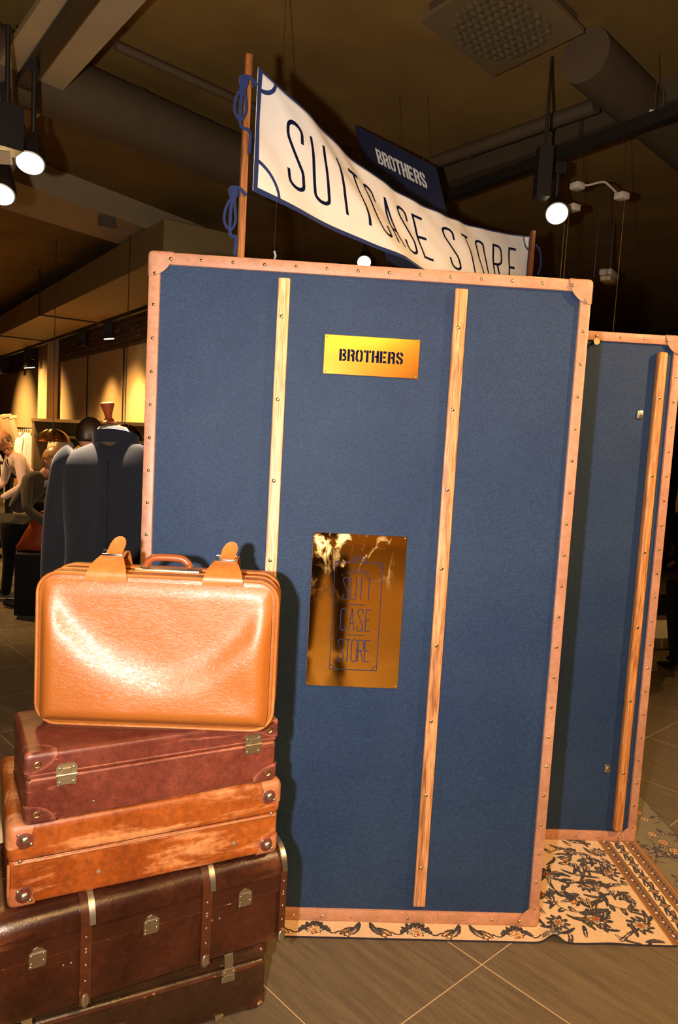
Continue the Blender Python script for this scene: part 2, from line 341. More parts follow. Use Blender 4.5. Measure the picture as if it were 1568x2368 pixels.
f = noisen(ns, ls, coords(ns, ls), 2, 4); ls.new(mix(ns, ls, f, (.42, .27, .12), (.50, .33, .16)), b.inputs['Base Color']); M['plaster'] = m
m, ns, ls, b = newmat('dark_brick'); setp(b, rough=.75)
bt = ns.new('ShaderNodeTexBrick'); bt.inputs['Scale'].default_value = 1; bt.inputs['Brick Width'].default_value = .24; bt.inputs['Row Height'].default_value = .075; bt.inputs['Mortar Size'].default_value = .008
bt.inputs['Color1'].default_value = (.09, .045, .02, 1); bt.inputs['Color2'].default_value = (.14, .07, .03, 1); bt.inputs['Mortar'].default_value = (.02, .01, .005, 1)
ls.new(coords(ns, ls, rot3=(PI/2, 0, 0)), bt.inputs['Vector'])
cr = noisen(ns, ls, coords(ns, ls, (1, 1, 3)), 7, 5, .7); c = mix(ns, ls, ramp(ns, ls, cr, [(.60, (0, 0, 0)), (.63, (1, 1, 1))]), bt.outputs['Color'], (.40, .26, .11)); ls.new(c, b.inputs['Base Color']); bump(ns, ls, b, bt.outputs['Fac'], -.6, .01); M['brick'] = m
m, ns, ls, b = newmat('dark_wall'); setp(b, rough=.8); f = noisen(ns, ls, coords(ns, ls), 1.2, 4); ls.new(mix(ns, ls, f, (.020, .010, .005), (.035, .018, .008)), b.inputs['Base Color']); M['darkwall'] = m
# back-left shop wall: runs along heading 122 degrees; local x runs along the wall, local y points into the room
WDIR = math.radians(122); wdir = Vector((math.cos(WDIR), math.sin(WDIR), 0)); wn = Vector((-WN[0], -WN[1], 0))
worg = Vector((CAM[0]+WN[0]*WD, CAM[1]+WN[1]*WD, 0))
def wobj(name, s0, s1, y0, y1, z0, z1, mat):      # slab in wall coordinates
    mb = MB().bbox((-s1, -y1, z0), (-s0, -y0, z1)); o = mb.build(name, mat); o.location = worg; o.rotation_euler = (0, 0, WDIR+PI); return o
def wpt(px, py, off=0.0):                          # -> (s along wall, z)
    p = onwall(px, py, off); return (p-worg).dot(wdir), p.z
meta(wobj('wall_left', wpt(450, 640)[0], 26, -.15, 0, 0, 3.5, M['plaster']), kind='structure')
meta(wobj('trim_1', wpt(450, 640)[0], 26, 0, .03, 2.72, 3.44, M['brick']), kind='structure')
slab('wall_back', (-2, 17, 0), (14, 17.2, 3.5), M['darkwall']); slab('wall_right', (13.8, -9, 0), (14, 17, 3.5), M['darkwall'])
slab('wall_front', (-16, -9.2, 0), (14, -9, 3.5), M['plaster']); slab('wall_side', (-16.2, -9, 0), (-16, 24, 3.5), M['plaster'])
sp, _ = wpt(128, 850)
meta(wobj('trim_2', sp-.35, sp+.35, .03, .22, 0, 3.5, M['plaster']), kind='structure')
# ceiling beams and flat bars overhead
def pxslab(name, pts, z, th, mat, **k):
    return MB().prism([onz(x, y, z) for x, y in pts], (0, 0, th)).build(name, mat)
meta(pxslab('trim_3', [(339, 0), (62, 300), (39, 236), (225, 0), (420, -250), (560, -250)], 3.2, .03, M['pale_metal']), kind='structure')
meta(pxslab('trim_4', [(180, 0), (10, 238), (-40, 200), (96, 0), (300, -250), (390, -250)], 3.2, .03, M['pale_metal']), kind='structure')
meta(pxslab('trim_5', [(-150, 432), (0, 480), (430, 612), (470, 575), (39, 421), (-150, 365)], 3.3, .198, M['pale_metal']), kind='structure')
meta(pxslab('trim_6', [(1000, 470), (1230, 395), (1568, 275), (1760, 210), (1760, 150), (1568, 225), (1200, 365), (1000, 432)], 3.38, .12, M['dark_duct']), kind='structure')
# ---------------------------------------------------------------- ribbon letters
def arc(cx, cy, rx, ry, a0, a1, n=8): return [(cx+rx*math.cos(math.radians(a0+(a1-a0)*i/n)), cy+ry*math.sin(math.radians(a0+(a1-a0)*i/n))) for i in range(n+1)]
def thin(ch, W=.30):
    h = W/2; q = .10
    return {'S': [[(W, .76)]+arc(h, 1-q, h, q, 0, 180)+[(0, .80), (.02, .74), (W-.02, .34), (W, .27)]+arc(h, q, h, q, 0, -180)+[(0, .26)]],
     'U': [[(0, 1)]+arc(h, q, h, q, 180, 360)+[(W, 1)]], 'I': [[(0, 0), (0, 1)]], 'T': [[(0, .985), (W, .985)], [(h, 1), (h, 0)]],
     'C': [[(W, .76)]+arc(h, 1-q, h, q, 0, 180)+arc(h, q, h, q, 180, 360)+[(W, .26)]], 'A': [[(0, 0), (h, 1)], [(h, 1), (W, 0)], [(.18*W, .33), (.82*W, .33)]],
     'E': [[(W, .985), (0, .985), (0, .015), (W, .015)], [(0, .5), (.8*W, .5)]], 'O': [arc(h, 1-q, h, q, 0, 180)+arc(h, q, h, q, 180, 360)+[(W, 1-q)]],
     'R': [[(0, 0), (0, .985), (h, .985)]+arc(h, .86, h, .125, 90, -0)+arc(h, .62, h, .12, 0, -90)+[(0, .5)], [(h, .5), (W, 0)]],
     'B': [[(0, 0), (0, 1), (h, 1)]+arc(h, .76, h, .24, 90, -90)+[(0, .52)], [(h, .52)]+arc(h, .26, h, .26, 90, -90)+[(0, 0)]], 'H': [[(0, 0), (0, 1)], [(W, 0), (W, 1)], [(0, .5), (W, .5)]]}[ch]
LW = {'I': 0.0}
def heavy(ch):   # stencil capitals, cell .62 wide: list of (path, width)
    L = [(.11, 0), (.11, 1)]; t = .19
    return {'B': [(L, .22), ([(.27, .92), (.41, .92), (.50, .84), (.50, .64), (.42, .565), (.27, .565)], .16), ([(.27, .445), (.43, .445), (.53, .36), (.53, .16), (.43, .08), (.27, .08)], .16)],
     'R': [(L, .22), ([(.27, .905), (.42, .905), (.52, .82), (.52, .62), (.44, .50), (.27, .50)], t), ([(.50, .46), (.51, 0)], .21)],
     'O': [([(.28, .905), (.20, .905), (.105, .80), (.105, .20), (.20, .095), (.28, .095)], t), ([(.36, .905), (.43, .905), (.525, .80), (.525, .20), (.43, .095), (.36, .095)], t)],
     'T': [([(.0, .90), (.17, .90)], .2), ([(.45, .90), (.62, .90)], .2), ([(.31, 1.0), (.31, 0)], .22)],
     'H': [(L, .22), ([(.51, 0), (.51, 1)], .22), ([(.26, .5), (.36, .5)], .17), ([(.36, .5), (.5, .5)], .17)],
     'E': [(L, .22), ([(.27, .905), (.56, .905)], t), ([(.27, .5), (.50, .5)], .17), ([(.27, .095), (.56, .095)], t)],
     'S': [([(.51, .68), (.51, .80), (.42, .905), (.34, .905)], t), ([(.27, .905), (.18, .905), (.105, .80), (.105, .68), (.20, .56), (.31, .5)], t), ([(.31, .5), (.42, .44), (.515, .33), (.515, .20), (.43, .095), (.36, .095)], t), ([(.29, .095), (.19, .095), (.105, .20), (.105, .32)], t)]}[ch]
def heavy_word(mb, word, fn, x0, y0, h, pitch, th=.0006):
    for i, ch in enumerate(word):
        for path, wd in heavy(ch): mb.ribbon([(x0+i*pitch+p[0]*h, y0+p[1]*h) for p in path], wd*h, fn, th, step=.02)
def thin_word(mb, word, fn, x0, y0, h, pitch, wd, th, W=.30, step=.02):
    for i, ch in enumerate(word):
        for path in thin(ch, W): mb.ribbon([(x0+i*pitch+(W/2*h if ch == 'I' else 0)+p[0]*h, y0+p[1]*h) for p in path], wd, fn, th, step=step)
# ---------------------------------------------------------------- the two trunk shaped panels
def dome(mb, c, r, nrm=(0, -1, 0), sq=.55):
    q = Vector((0, 0, 1)).rotation_difference(Vector(nrm)).to_matrix()
    prof = [(r, 0)]+[(r*math.cos(a), r*sq*math.sin(a)) for a in (.3, .6, .9, 1.2, 1.45)]
    return mb.lathe(prof, 10, Matrix.Translation(Vector(c)) @ q.to_4x4())
def panel(loc, W, H, label, battens, bmat, visible_left=True, big=True):
    t = thing('trunk_panel', label, 'display panel', loc)
    MB().bbox((.012, .004, .012), (W-.012, .052, H-.012)).build('canvas_board', M['canvas'], t)
    fw = .036
    rails = []
    for nm, a, b_ in (('top_rail', (0, -.006, H-fw), (W, .058, H)), ('bottom_rail', (0, -.006, 0), (W, .058, fw+.004)), ('side_rail', (0, -.006, fw), (fw-.002, .058, H-fw)), ('side_rail', (W-fw+.002, -.006, fw), (W, .058, H-fw))):
        rails.append(MB().bbox(a, b_, .004, 2).build(nm, M['trim'], t, True))
    n = int(round((W-.26)/.1)); k0 = .155
    for i in range(n+1):
        x = k0+(W-2*k0)*i/n
        dome(MB(), (x, -.0062, H-fw/2), .0052).build('rivet', M['rivet'], rails[0], True); dome(MB(), (x, -.0062, fw/2), .0052).build('rivet', M['rivet'], rails[1], True)
    n = int(round((H-.26)/.1))
    for i in range(n+1):
        z = k0+(H-2*k0)*i/n
        for rl, x in ((rails[2], fw/2), (rails[3], W-fw/2)):
            if x < .1 and not visible_left: continue
            dome(MB(), (x, -.0062, z), .0052).build('rivet', M['rivet'], rl, True)
    for sx in (-1, 1):
        for sz in (-1, 1):
            cb = corner_patch((0, -.0075, 0), (W, .0595, H), (.012, .006, .012), sx, -1, sz, (.072, .05, .072), .003)
            cp = cb.build('corner_cap', M['trim'], t, True)
            x = W-.02 if sx > 0 else .02; z = H-.02 if sz > 0 else .02
            for dx, dz in ((.045, 0), (0, .045)):
                dome(MB(), (x-sx*dx, -.0108, z-sz*dz), .0055).build('rivet', M['rivet'], cp, True)
    for (x0, x1, z0, z1, ss, dpt, m_) in battens:
        bt_ = MB().bbox((x0, -dpt, z0), (x1, .006, z1), .0035 if dpt < .02 else .009, 3).build('batten', m_, t, True)
        for z in ss: dome(MB(), ((x0+x1)/2-.003, -dpt, z), .0062, sq=.35).build('rivet', M['rivet'], bt_, True)
    return t
zs = [2.0-.07-.248*i for i in range(8)]
P1 = panel((0, 0, .0066), 1.343, 2.097, 'tall navy canvas panel with pink-brown leather edging and two engraved brass plates, nearest', [(.386, .422, .06, 2.044, zs, .010, M['ash']), (.922, .961, .06, 2.047, zs, .010, M['ash_red'])], M['ash'])
P2 = panel((.577, .55, .0066), 1.343, 2.04, 'navy canvas panel standing behind on the right, without brass plates', [(1.243, 1.279, .052, 1.975, [1.80, 1.50, 1.20, .90, .60, .30], .028, M['oak']), (.06, .096, .052, 1.975, [1.80, 1.50, 1.20, .90, .60, .30], .028, M['oak'])], M['oak'])
for z in (1.734, .307):
    lp = MB().bbox((1.190, -.003, z-.016), (1.212, .006, z+.016), .002).build('lock_plate', M['steel'], P2, True); lp['label'] = 'small silver lock plate'
    dome(MB(), (1.201, -.003, z), .006).build('keyhole_button', M['rivet'], lp, True)
MB().tube([(.998, .005, 1.998), (.998, -.02, 1.998), (.998, -.022, 1.998)], [.006, .006, .012], 12).build('knob', M['oldbrass'], P2, True)
pl = MB().bbox((.534, -.001, 1.769), (.826, .005, 1.887), .0008, 1).build('brass_plate', M['brushed_brass'], P1); pl['label'] = 'small brushed brass plate reading BROTHERS'
fn = lambda u, v_, h: Vector((.534+u, -.0011-h, 1.769+v_))
mb = MB(); heavy_word(mb, 'BROTHERS', fn, .047, .041, .036, .0248, .0007); mb.build('lettering', M['navyink'], pl)
for x in (.541, .819):
    for z in (1.776, 1.880): dome(MB(), (x, -.001, z), .0028).build('screw', M['rivet'], pl, True)
bp = MB().bbox((.531, -.001, .790), (.825, .005, 1.280), .0008, 1).build('brass_plate', M['mirror_brass'], P1); bp['label'] = 'large polished brass plate with suitcase emblem reading SUIT CASE STORE'
# move origin of the large plate's mesh to its centre so that smudges gather on its upper half
bp.data.transform(Matrix.Translation((-.678, 0, -1.035))); bp.location = (.678, 0, 1.035)
pw, ph = .294, .490
fn = lambda u, v_, h: Vector((-.147+u*pw, -.0012-h, .245-v_*ph))
mb = MB(); k = 1/pw; lw = .0022
fm = lambda u, v_, h: Vector((-.147+u, -.0012-h, .245-v_))
rx0, rx1, ry0, ry1 = .247*pw, .757*pw, .180*ph, .885*ph
mb.ribbon([(rx0, ry0), (rx1, ry0), (rx1, ry1), (rx0, ry1)], lw, fm, .0006, True)
for cx, cy, a0 in ((rx0, ry0, 0), (rx1, ry0, 90), (rx1, ry1, 180), (rx0, ry1, 270)): mb.ribbon(arc(cx, cy, .014, .014, a0, a0+90), lw, fm, .0006, step=.002)
cx = (rx0+rx1)/2
mb.ribbon([(cx-.021, ry0)]+arc(cx-.011, ry0-.010, .010, .010, 180, 270)+arc(cx+.011, ry0-.010, .010, .010, 270, 360)+[(cx+.021, ry0)], lw, fm, .0006)
mb.ribbon([(cx-.013, ry0), (cx-.013, ry0-.010), (cx-.011, ry0-.012), (cx+.011, ry0-.012), (cx+.013, ry0-.010), (cx+.013, ry0)], lw, fm, .0006)
mb.ribbon(arc(cx, .242*ph+.030, .034, .030, 215, 325, 14), lw, fm, .0006, step=.002)
fl = lambda u, v_, h: fm(u, -v_, h)
for i, ch in enumerate('BROTHERS'):
    a = math.radians(-46+92*i/7); ox, oy = cx+.044*math.sin(a), .242*ph+.034-.040*math.cos(a)
    for path in thin(ch, .6): mb.ribbon([(ox+(p[0]-.3)*.0065*math.cos(a)+(p[1])*.0065*math.sin(a), oy+(p[0]-.3)*.0065*math.sin(a)-(p[1])*.0065*math.cos(a)) for p in path], .0009, fm, .0005, step=.002)
for word, y, n, pit in (('SUIT', .425, 4, .0243), ('CASE', .628, 4, .0263), ('STORE', .830, 5, .0212)):
    tot = pit*(n-1)+.0165 if word != 'SUIT' else pit*(n-1)+.018
    thin_word(mb, word, fl, cx-tot/2, -y*ph, .145*ph, pit, .0027, .0006, .235, .003)
for y in (.455, .655): mb.ribbon([(cx-.027, y*ph), (cx+.029, y*ph)], lw, fm, .0006)
mb.build('lettering', M['navyline'], bp)
for x in (-.141, .141):
    for z in (-.239, .239): dome(MB(), (x, -.0012, z), .0034).build('screw', M['rivet'], bp, True)
# ---------------------------------------------------------------- poles, banner, hanging sign
BL = Vector((.287, .116, 2.703)); BR = Vector((1.602, 1.66, 2.703)); BH = .366
bd = (BR-BL); blen = bd.length; bdir = bd.normalized(); bn = Vector((bdir.y, -bdir.x, 0))
def pole(loc, h, rz, label, g=None):
    t = thing('banner_pole', label, 'pole', loc, rz)
    MB().bbox((-.0105, -.0105, 0), (.0105, .0105, h), .0015, 1).build('shaft', M['pole'], t)
    MB().bbox((-.035, -.035, 0), (.035, .035, .012), .002, 1).build('foot_plate', M['pole'], t)
    return t
pole((.258, .112, 0), 2.735, .32, 'square wooden pole carrying the left end of the banner, tied with navy ribbons')
pole((1.625, 1.68, 0), 2.735, .5, 'square wooden pole carrying the far right end of the banner')
def ban(u, v_, h=0):   # u along 0..1, v down 0..1
    sag = math.sin(PI*min(max(u, 0), 1))**.85
    z = 2.703-BH*v_-sag*(.118*(1-v_)+.022*v_)
    env = math.sin(PI*min(max(u, 0), 1))**.5
    e = .010*math.sin(15*u-6.0*v_*(1-u*.4)+.6)*env+.004*math.sin(33*u-9*v_+1.5)*env+.003*math.sin(70*u-20*v_)*env*(1-v_)
    e += .012*math.exp(-((u-.10-.30*v_)/.05)**2)+.010*math.exp(-((u-.33-.28*v_)/.035)**2)-.012*math.exp(-((u-.40-.2*v_)/.03)**2)+.010*math.exp(-((u-.64-.1*v_)/.03)**2)
    sd_ = u/.44-v_*1.0+.02; e -= .055*env*(1-math.exp(-max(0, sd_)/.7))*math.exp(-max(0, u-.5)/.22)
    p = BL+bdir*blen*u; return Vector((p.x, p.y, z))+bn*(e+h)
tb = thing('cloth_banner', 'white cloth banner reading SUITCASE STORE, slung between two wooden poles', 'banner', (.287, .116, 2.33))
nu, nv = 140, 24
vs = [ban(i/nu, j/nv, s_*.0012) for s_ in (1, -1) for i in range(nu+1) for j in range(nv+1)]; N_ = (nu+1)*(nv+1)
fs = [(i*(nv+1)+j, (i+1)*(nv+1)+j, (i+1)*(nv+1)+j+1, i*(nv+1)+j+1) for i in range(nu) for j in range(nv)]; fs = fs+[tuple(q+N_ for q in f_) for f_ in fs]
for i in range(nu): fs += [(i*(nv+1), (i+1)*(nv+1), (i+1)*(nv+1)+N_, i*(nv+1)+N_), (i*(nv+1)+nv, (i+1)*(nv+1)+nv, (i+1)*(nv+1)+nv+N_, i*(nv+1)+nv+N_)]
for j in range(nv): fs += [(j, j+1, j+1+N_, j+N_), (nu*(nv+1)+j, nu*(nv+1)+j+1, nu*(nv+1)+j+1+N_, nu*(nv+1)+j+N_)]
MB().add(vs, fs).build('cloth', M['banner'], tb, True, True, 180)
fb = lambda x, y, h: ban(x/blen, y/BH, .0014+h)
mb = MB(); bw = .017
mb.ribbon([(bw/2, 0), (bw/2, BH)], bw, fb, .001, step=.012); mb.ribbon([(0, BH-bw/2+.003), (blen, BH-bw/2+.003)], bw, fb, .001, step=.012)
mb.ribbon([(0, .003), (blen, .003)], .006, fb, .001, step=.012); mb.ribbon([(blen-.004, 0), (blen-.004, BH)], .008, fb, .001, step=.012)
mb.ribbon(arc(0, 0, .075, .06, 0, 90, 10), .012, fb, .001, step=.006); mb.ribbon(arc(0, BH, .115, .095, 270, 360, 10), .012, fb, .001, step=.006)
mb.ribbon(arc(blen, 0, .075, .07, 90, 180, 10), .012, fb, .001, step=.006); mb.ribbon(arc(blen, BH, .1, .09, 180, 270, 10), .012, fb, .001, step=.006)
mb.build('border', M['navycloth'], tb, world=True)
mb = MB(); fb2 = lambda x, y, h: ban(x/blen+.10*math.sin(PI*min(1, max(0, x/blen)))**.8*((BH-y)/BH-.42), (BH-y)/BH, .0016+h)
thin_word(mb, 'SUITCASE', fb2, .075*blen, .085, .205, .1215, .0125, .0012, .33, .012)
thin_word(mb, 'STORE', fb2, .600*blen, .085, .205, .150, .0125, .0012, .35, .012)
mb.build('lettering', M['navyink'], tb, world=True)
def rope(pts, r, name='ribbon_tie'): return MB().tube(pts, r, 8).build(name, M['navycloth'], tb, True, True)
def spl(pts, n=6):
    P = [Vector(p) for p in pts]; P = [P[0]]+P+[P[-1]]; out = []
    for i in range(1, len(P)-2):
        for k in range(n):
            t = k/n; a, b_, c_, d = P[i-1:i+3]; out.append(.5*((2*b_)+(-a+c_)*t+(2*a-5*b_+4*c_-d)*t*t+(-a+3*b_-3*c_+d)*t**3))
    return out+[P[-2]]
for px, py, dx in ((572, 185, -1), (548, 440, -1)):
    K = at(px-2, py, 2.385); lo = at(px+4 if py < 300 else 542, (355 if py < 300 else 590), 2.38)
    e = Vector((.001, 0, 0)); s_ = 2.4/1700
    rope(spl([K+Vector((.03, 0, -.012)), K+Vector((.012, -.016, .0)), K+Vector((-.012, -.012, .004)), K+Vector((-.018, .01, -.004)), K+Vector((.02, .016, -.01))]), .0055)
    MB().ball(K+Vector((-.006, -.014, -.012)), .014, (1, .8, 1.6)).build('knot', M['navycloth'], tb, True, True)
    rope(spl([K+Vector((-.006, -.018, -.02)), K+Vector((-.026, -.02, -.06)), K+Vector((-.03, -.02, -.10)), K+Vector((-.012, -.02, -.125)), K+Vector((.004, -.02, -.10)), K+Vector((0, -.02, -.05)), K+Vector((-.004, -.018, -.02))]), .0042)
    rope(spl([K+Vector((-.004, -.018, -.02)), K+Vector((-.012, -.02, -.07)), K+Vector((-.01, -.02, -.14)), K.lerp(lo, .75)+Vector((.006, -.02, 0)), lo]), .0048)
K = BR+Vector((.03, -.02, -.05)); rope(spl([K, K+Vector((.02, -.01, -.03)), K+Vector((.035, 0, -.09)), K+Vector((.025, 0, -.15))]), .005)
# tilted navy sign hung from the ceiling by wires
sq = [at(820, 288, 4.3), at(1008, 386, 4.25), None, at(893, 600, 4.15)]; sq[2] = sq[1]+sq[3]-sq[0]
ex = (sq[1]-sq[0]).normalized(); ey = (sq[0]-sq[3]); ey = (ey-ex*ey.dot(ex)).normalized(); en = ex.cross(ey); en = en if en.y < 0 else -en
ts = thing('hanging_sign', 'navy sign board reading BROTHERS, hung tilted behind the white banner', 'sign', sq[3])
MB().prism([p+en*0 for p in sq], -en*.012).build('board', M['signblue'], ts, world=True)
W_ = (sq[1]-sq[0]).length; el_ = (sq[3]-sq[0])
fsn = lambda u, v_, h: sq[0]+(sq[1]-sq[0])*u+el_*v_+en*(h+.0008)
mb = MB(); hh = .20
heavy_word(mb, 'BROTHERS', lambda x, y, h: fsn(.12+x, .52-y+.0*x, h), 0, 0, 1, .1, 0) if False else None
for i, ch in enumerate('BROTHERS'):
    for path, wd in heavy(ch): mb.ribbon([(i*.69+p[0], p[1]) for p in path], wd, lambda x, y, h: fsn(.21+x*.111, .225-y*.115, h), .001, step=.1)
mb.build('lettering', M['whiteink'], ts, world=True)
M['wire'] = plain('steel_wire', (.30, .20, .10), .4, 1)
for f_ in (.52, .85):
    p = sq[0].lerp(sq[1], f_); MB().tube([p, (p.x, p.y, 3.5)], .0012, 6).build('wire', M['wire'], ts, world=True)
# ---------------------------------------------------------------- rug (pattern painted into the pile)
def rug():
    x0, x1, y0, y1, st_ = .42, 2.135, -.082, 1.18, .0026
    nx, ny = int((x1-x0)/st_), int((y1-y0)/st_)
    X, Y = np.meshgrid(x0+(np.arange(nx)+.5)*st_, y0+(np.arange(ny)+.5)*st_, indexing='ij')
    beige = np.array((.60, .41, .245)); navy = np.array((.020, .014, .020)); grey = np.array((.125, .088, .078)); och = np.array((.34, .150, .018)); red = np.array((.30, .035, .012)); grn = np.array((.10, .085, .022)); cream = np.array((.68, .50, .30))
    img = np.empty((nx, ny, 3)); img[:] = beige
    field = X > 1.925; img[field] = (.155, .125, .058)
    def disc(cx, cy, r, col, clip=None):
        i0, i1 = int((cx-r-x0)/st_), int((cx+r-x0)/st_)+2; j0, j1 = int((cy-r-y0)/st_), int((cy+r-y0)/st_)+2
        i0, j0 = max(i0, 0), max(j0, 0)
        if i0 >= nx or j0 >= ny or i1 <= 0 or j1 <= 0: return
        sx = X[i0:i1, j0:j1]; sy = Y[i0:i1, j0:j1]; k = (sx-cx)**2+(sy-cy)**2 < r*r
        if clip is not None: k &= clip(sx)
        img[i0:i1, j0:j1][k] = col
    def stroke(pts, wf, col, clip=None):
        P = spl([(p[0], p[1], 0) for p in pts], 14); n = len(P)
        for i, p in enumerate(P):
            if i < n-1:
                q = P[i+1]; kk = max(1, int((q-p).length/.0016))
                for j in range(kk): a = p.lerp(q, j/kk); disc(a.x, a.y, wf((i+j/kk)/n), col, clip)
    def leaf(x, y, ang, L, wd, bend, col, rim=navy, clip=None):
        c, s = math.cos(ang), math.sin(ang); pts = [(x+c*L*t-s*bend*L*t*t, y+s*L*t+c*bend*L*t*t) for t in (0, .25, .5, .75, 1)]
        stroke(pts, lambda t: wd*math.sin(PI*min(1, t*.97+.03))**.7+.0022, rim, clip); stroke(pts[:4], lambda t: max(.0013, wd*math.sin(PI*min(1, t+.05))**.7-.0030), col, clip)
        stroke(pts[:3], lambda t: .0014, cream if random.random() < .5 else rim, clip)
    def flower(x, y, r, cols, lobes=8, clip=None, ph=0, sy=1):
        i0, i1, j0, j1 = max(0, int((x-r*1.3-x0)/st_)), int((x+r*1.3-x0)/st_)+2, max(0, int((y-r*1.3-y0)/st_)), int((y+r*1.3-y0)/st_)+2
        if i0 >= nx or j0 >= ny or i1 <= 0 or j1 <= 0: return
        sx = X[i0:i1, j0:j1]-x; sy_ = (Y[i0:i1, j0:j1]-y)/sy; R = np.hypot(sx, sy_); T = np.arctan2(sy_, sx)
        for f_, col in cols:
            k = R < r*f_*(1+.22*np.cos(lobes*T+ph)); 
            if clip is not None: k &= clip(X[i0:i1, j0:j1])
            img[i0:i1, j0:j1][k] = col
    rnd = random.Random(4)
    B_ = lambda sx: sx < 1.765; G_ = lambda sx: sx > 1.93
    # scrolling vines of the beige border
    def vine(cx, cy, R, a0, turns, sg, clip):
        pts = []; n = 22
        for i in range(n+1):
            t = i/n; a = a0+sg*turns*2*PI*t; rr = R*(1-.72*t); pts.append((cx+rr*math.cos(a), cy+rr*math.sin(a)))
        stroke(pts, lambda t: .0026, grn, clip); stroke(pts[-8:], lambda t: .0048-.003*abs(t-.5), navy, clip)
        for i in range(0, n, 2):
            a = math.atan2(pts[i+1][1]-pts[i][1], pts[i+1][0]-pts[i][0])
            leaf(*pts[i], a+sg*rnd.choice((-1, .7)), rnd.uniform(.03, .055)*(R/.11), .0075, rnd.uniform(-.6, .6), rnd.choice((grey, grey, grn, och)), clip=clip)
        flower(*pts[-1], .016, [(1, navy), (.8, och), (.5, red), (.25, cream)], 6, clip)
    for cx, cy, R, a0, sg in ((1.60, .395, .085, 2.5, -1), (1.70, .16, .10, 1.0, 1), (1.50, .15, .075, -1, -1), (1.68, .56, .08, 0, 1), (1.50, .70, .10, 2, 1), (1.68, .85, .09, 1, -1), (1.35, .5, .1, 0, 1), (1.30, .85, .1, 2, -1)):
        vine(cx, cy, R, a0, .95, sg, B_)
    for x, y, r in ((1.56, .045, .036), (1.70, .015, .030), (1.475, .30, .030), (1.72, .33, .028), (1.60, .23, .024), (1.45, .48, .026), (1.62, .46, .018), (1.735, .46, .02), (1.42, .02, .026)):
        for a in range(9): leaf(x, y, a*2*PI/9+.2, r*1.45, r*.24, .25, grey if a % 2 else och, clip=B_)
        flower(x, y, r*.8, [(1, navy), (.85, cream), (.66, grey), (.48, och), (.28, red)], 7, B_)
    for _ in range(120):
        x, y = rnd.uniform(1.36, 1.75), rnd.uniform(-.07, .54); leaf(x, y, rnd.uniform(0, 6.28), rnd.uniform(.03, .07), rnd.uniform(.004, .0075), rnd.uniform(-.8, .8), rnd.choice((grey, navy, och, grn)), clip=B_)
    # front strip motifs: palmettes and buds between leafy scrolls
    for cx in (.60, .93, 1.26):
        big = abs(cx-.93) < .05; r = .034 if big else .030
        for a in range(7): leaf(cx, -.052, (a+.5)/7*PI, r*1.45, .008, .35 if a < 3 else -.35, och if a % 2 else grey)
        flower(cx, -.046, r*.82, [(1, navy), (.86, cream), (.68, grey if big else och), (.5, cream), (.34, och)], 7, sy=.75)
        disc(cx+.004, -.060, .006, red)
        for sg in (-1, 1):
            stroke([(cx+sg*.035, -.045), (cx+sg*.06, -.062), (cx+sg*.085, -.050), (cx+sg*.105, -.068), (cx+sg*.13, -.060)], lambda t: .003, navy)
            leaf(cx+sg*.085, -.066, PI/2-sg*.5, .05, .0085, -sg*.5, och); leaf(cx+sg*.115, -.064, PI/2-sg*.9, .06, .009, sg*.4, grey); leaf(cx+sg*.05, -.05, PI/2+sg*.6, .035, .006, .4*sg, grn)
            flower(cx+sg*.105, -.066, .011, [(1, navy), (.7, och), (.4, cream)], 5)
    # guard bands
    def band(a, b_, col): img[(X >= a) & (X < b_)] = col
    band(1.765, 1.93, och*.9)
    band(1.771, 1.774, navy); band(1.778, 1.806, (.20, .075, .02)); band(1.808, 1.811, navy); band(1.816, 1.866, cream); band(1.871, 1.874, navy); band(1.878, 1.906, (.20, .075, .02)); band(1.909, 1.912, navy); band(1.925, 1.928, navy)
    y = y0
    while y < y1:
        for xc in (1.792, 1.892):
            disc(xc, y, .010, navy); disc(xc-.002, y, .0055, cream if int(y*40) % 2 else och); disc(xc+.006, y+.012, .004, grey)
        y += .024
    y = y0; k = 0
    while y < y1:
        if k % 2: flower(1.841, y, .018, [(1, navy), (.75, grey), (.45, och), (.2, red)], 6)
        else: leaf(1.825, y-.014, .9, .042, .008, .5, grey); leaf(1.857, y+.014, 4.0, .042, .008, .5, och); disc(1.841, y, .005, navy)
        y += .042; k += 1
    # green field: dark vines with small flowers and palmettes
    for i in range(34):
        x, y = rnd.uniform(1.94, 2.13), rnd.uniform(y0, y1-.05); a = rnd.uniform(0, 6.28); pts = [(x, y)]
        for _ in range(4): a += rnd.uniform(-.9, .9); pts.append((pts[-1][0]+.04*math.cos(a), pts[-1][1]+.04*math.sin(a)))
        stroke(pts, lambda t: .0022, navy, G_)
        leaf(*pts[2], a+1, .04, .007, .5, rnd.choice((navy, grey, och)), clip=G_); leaf(*pts[3], a-1, .03, .006, -.5, rnd.choice((red, grey, och)), clip=G_)
    for i in range(20):
        x, y = rnd.uniform(1.95, 2.12), y0+(y1-y0)*i/20; flower(x, y, rnd.uniform(.014, .03), [(1, navy), (.85, cream), (.68, och), (.45, red), (.2, cream)], rnd.choice((5, 6, 8)), G_)
    img[(X > 2.128)] = navy; img[Y < -.0795] = navy*1.5
    img *= (1+.10*np.random.RandomState(1).randn(nx, ny, 1)).clip(.7, 1.3)
    # mesh: one quad per pile tuft
    gx = x0+np.arange(nx+1)*st_; gy = y0+np.arange(ny+1)*st_; GX, GY = np.meshgrid(gx, gy, indexing='ij')
    Z = .006+.030*np.exp(-((GX-1.372)/.030)**2)*np.clip(1-(GY+.082)/.07, 0, 1)**1.3+.004*np.exp(-((GX-1.56)/.06)**2)*np.clip(1-(GY+.082)/.1, 0, 1)
    Z = np.where((GX < 1.93) & (GY > -.004), np.minimum(Z, .0062), Z)
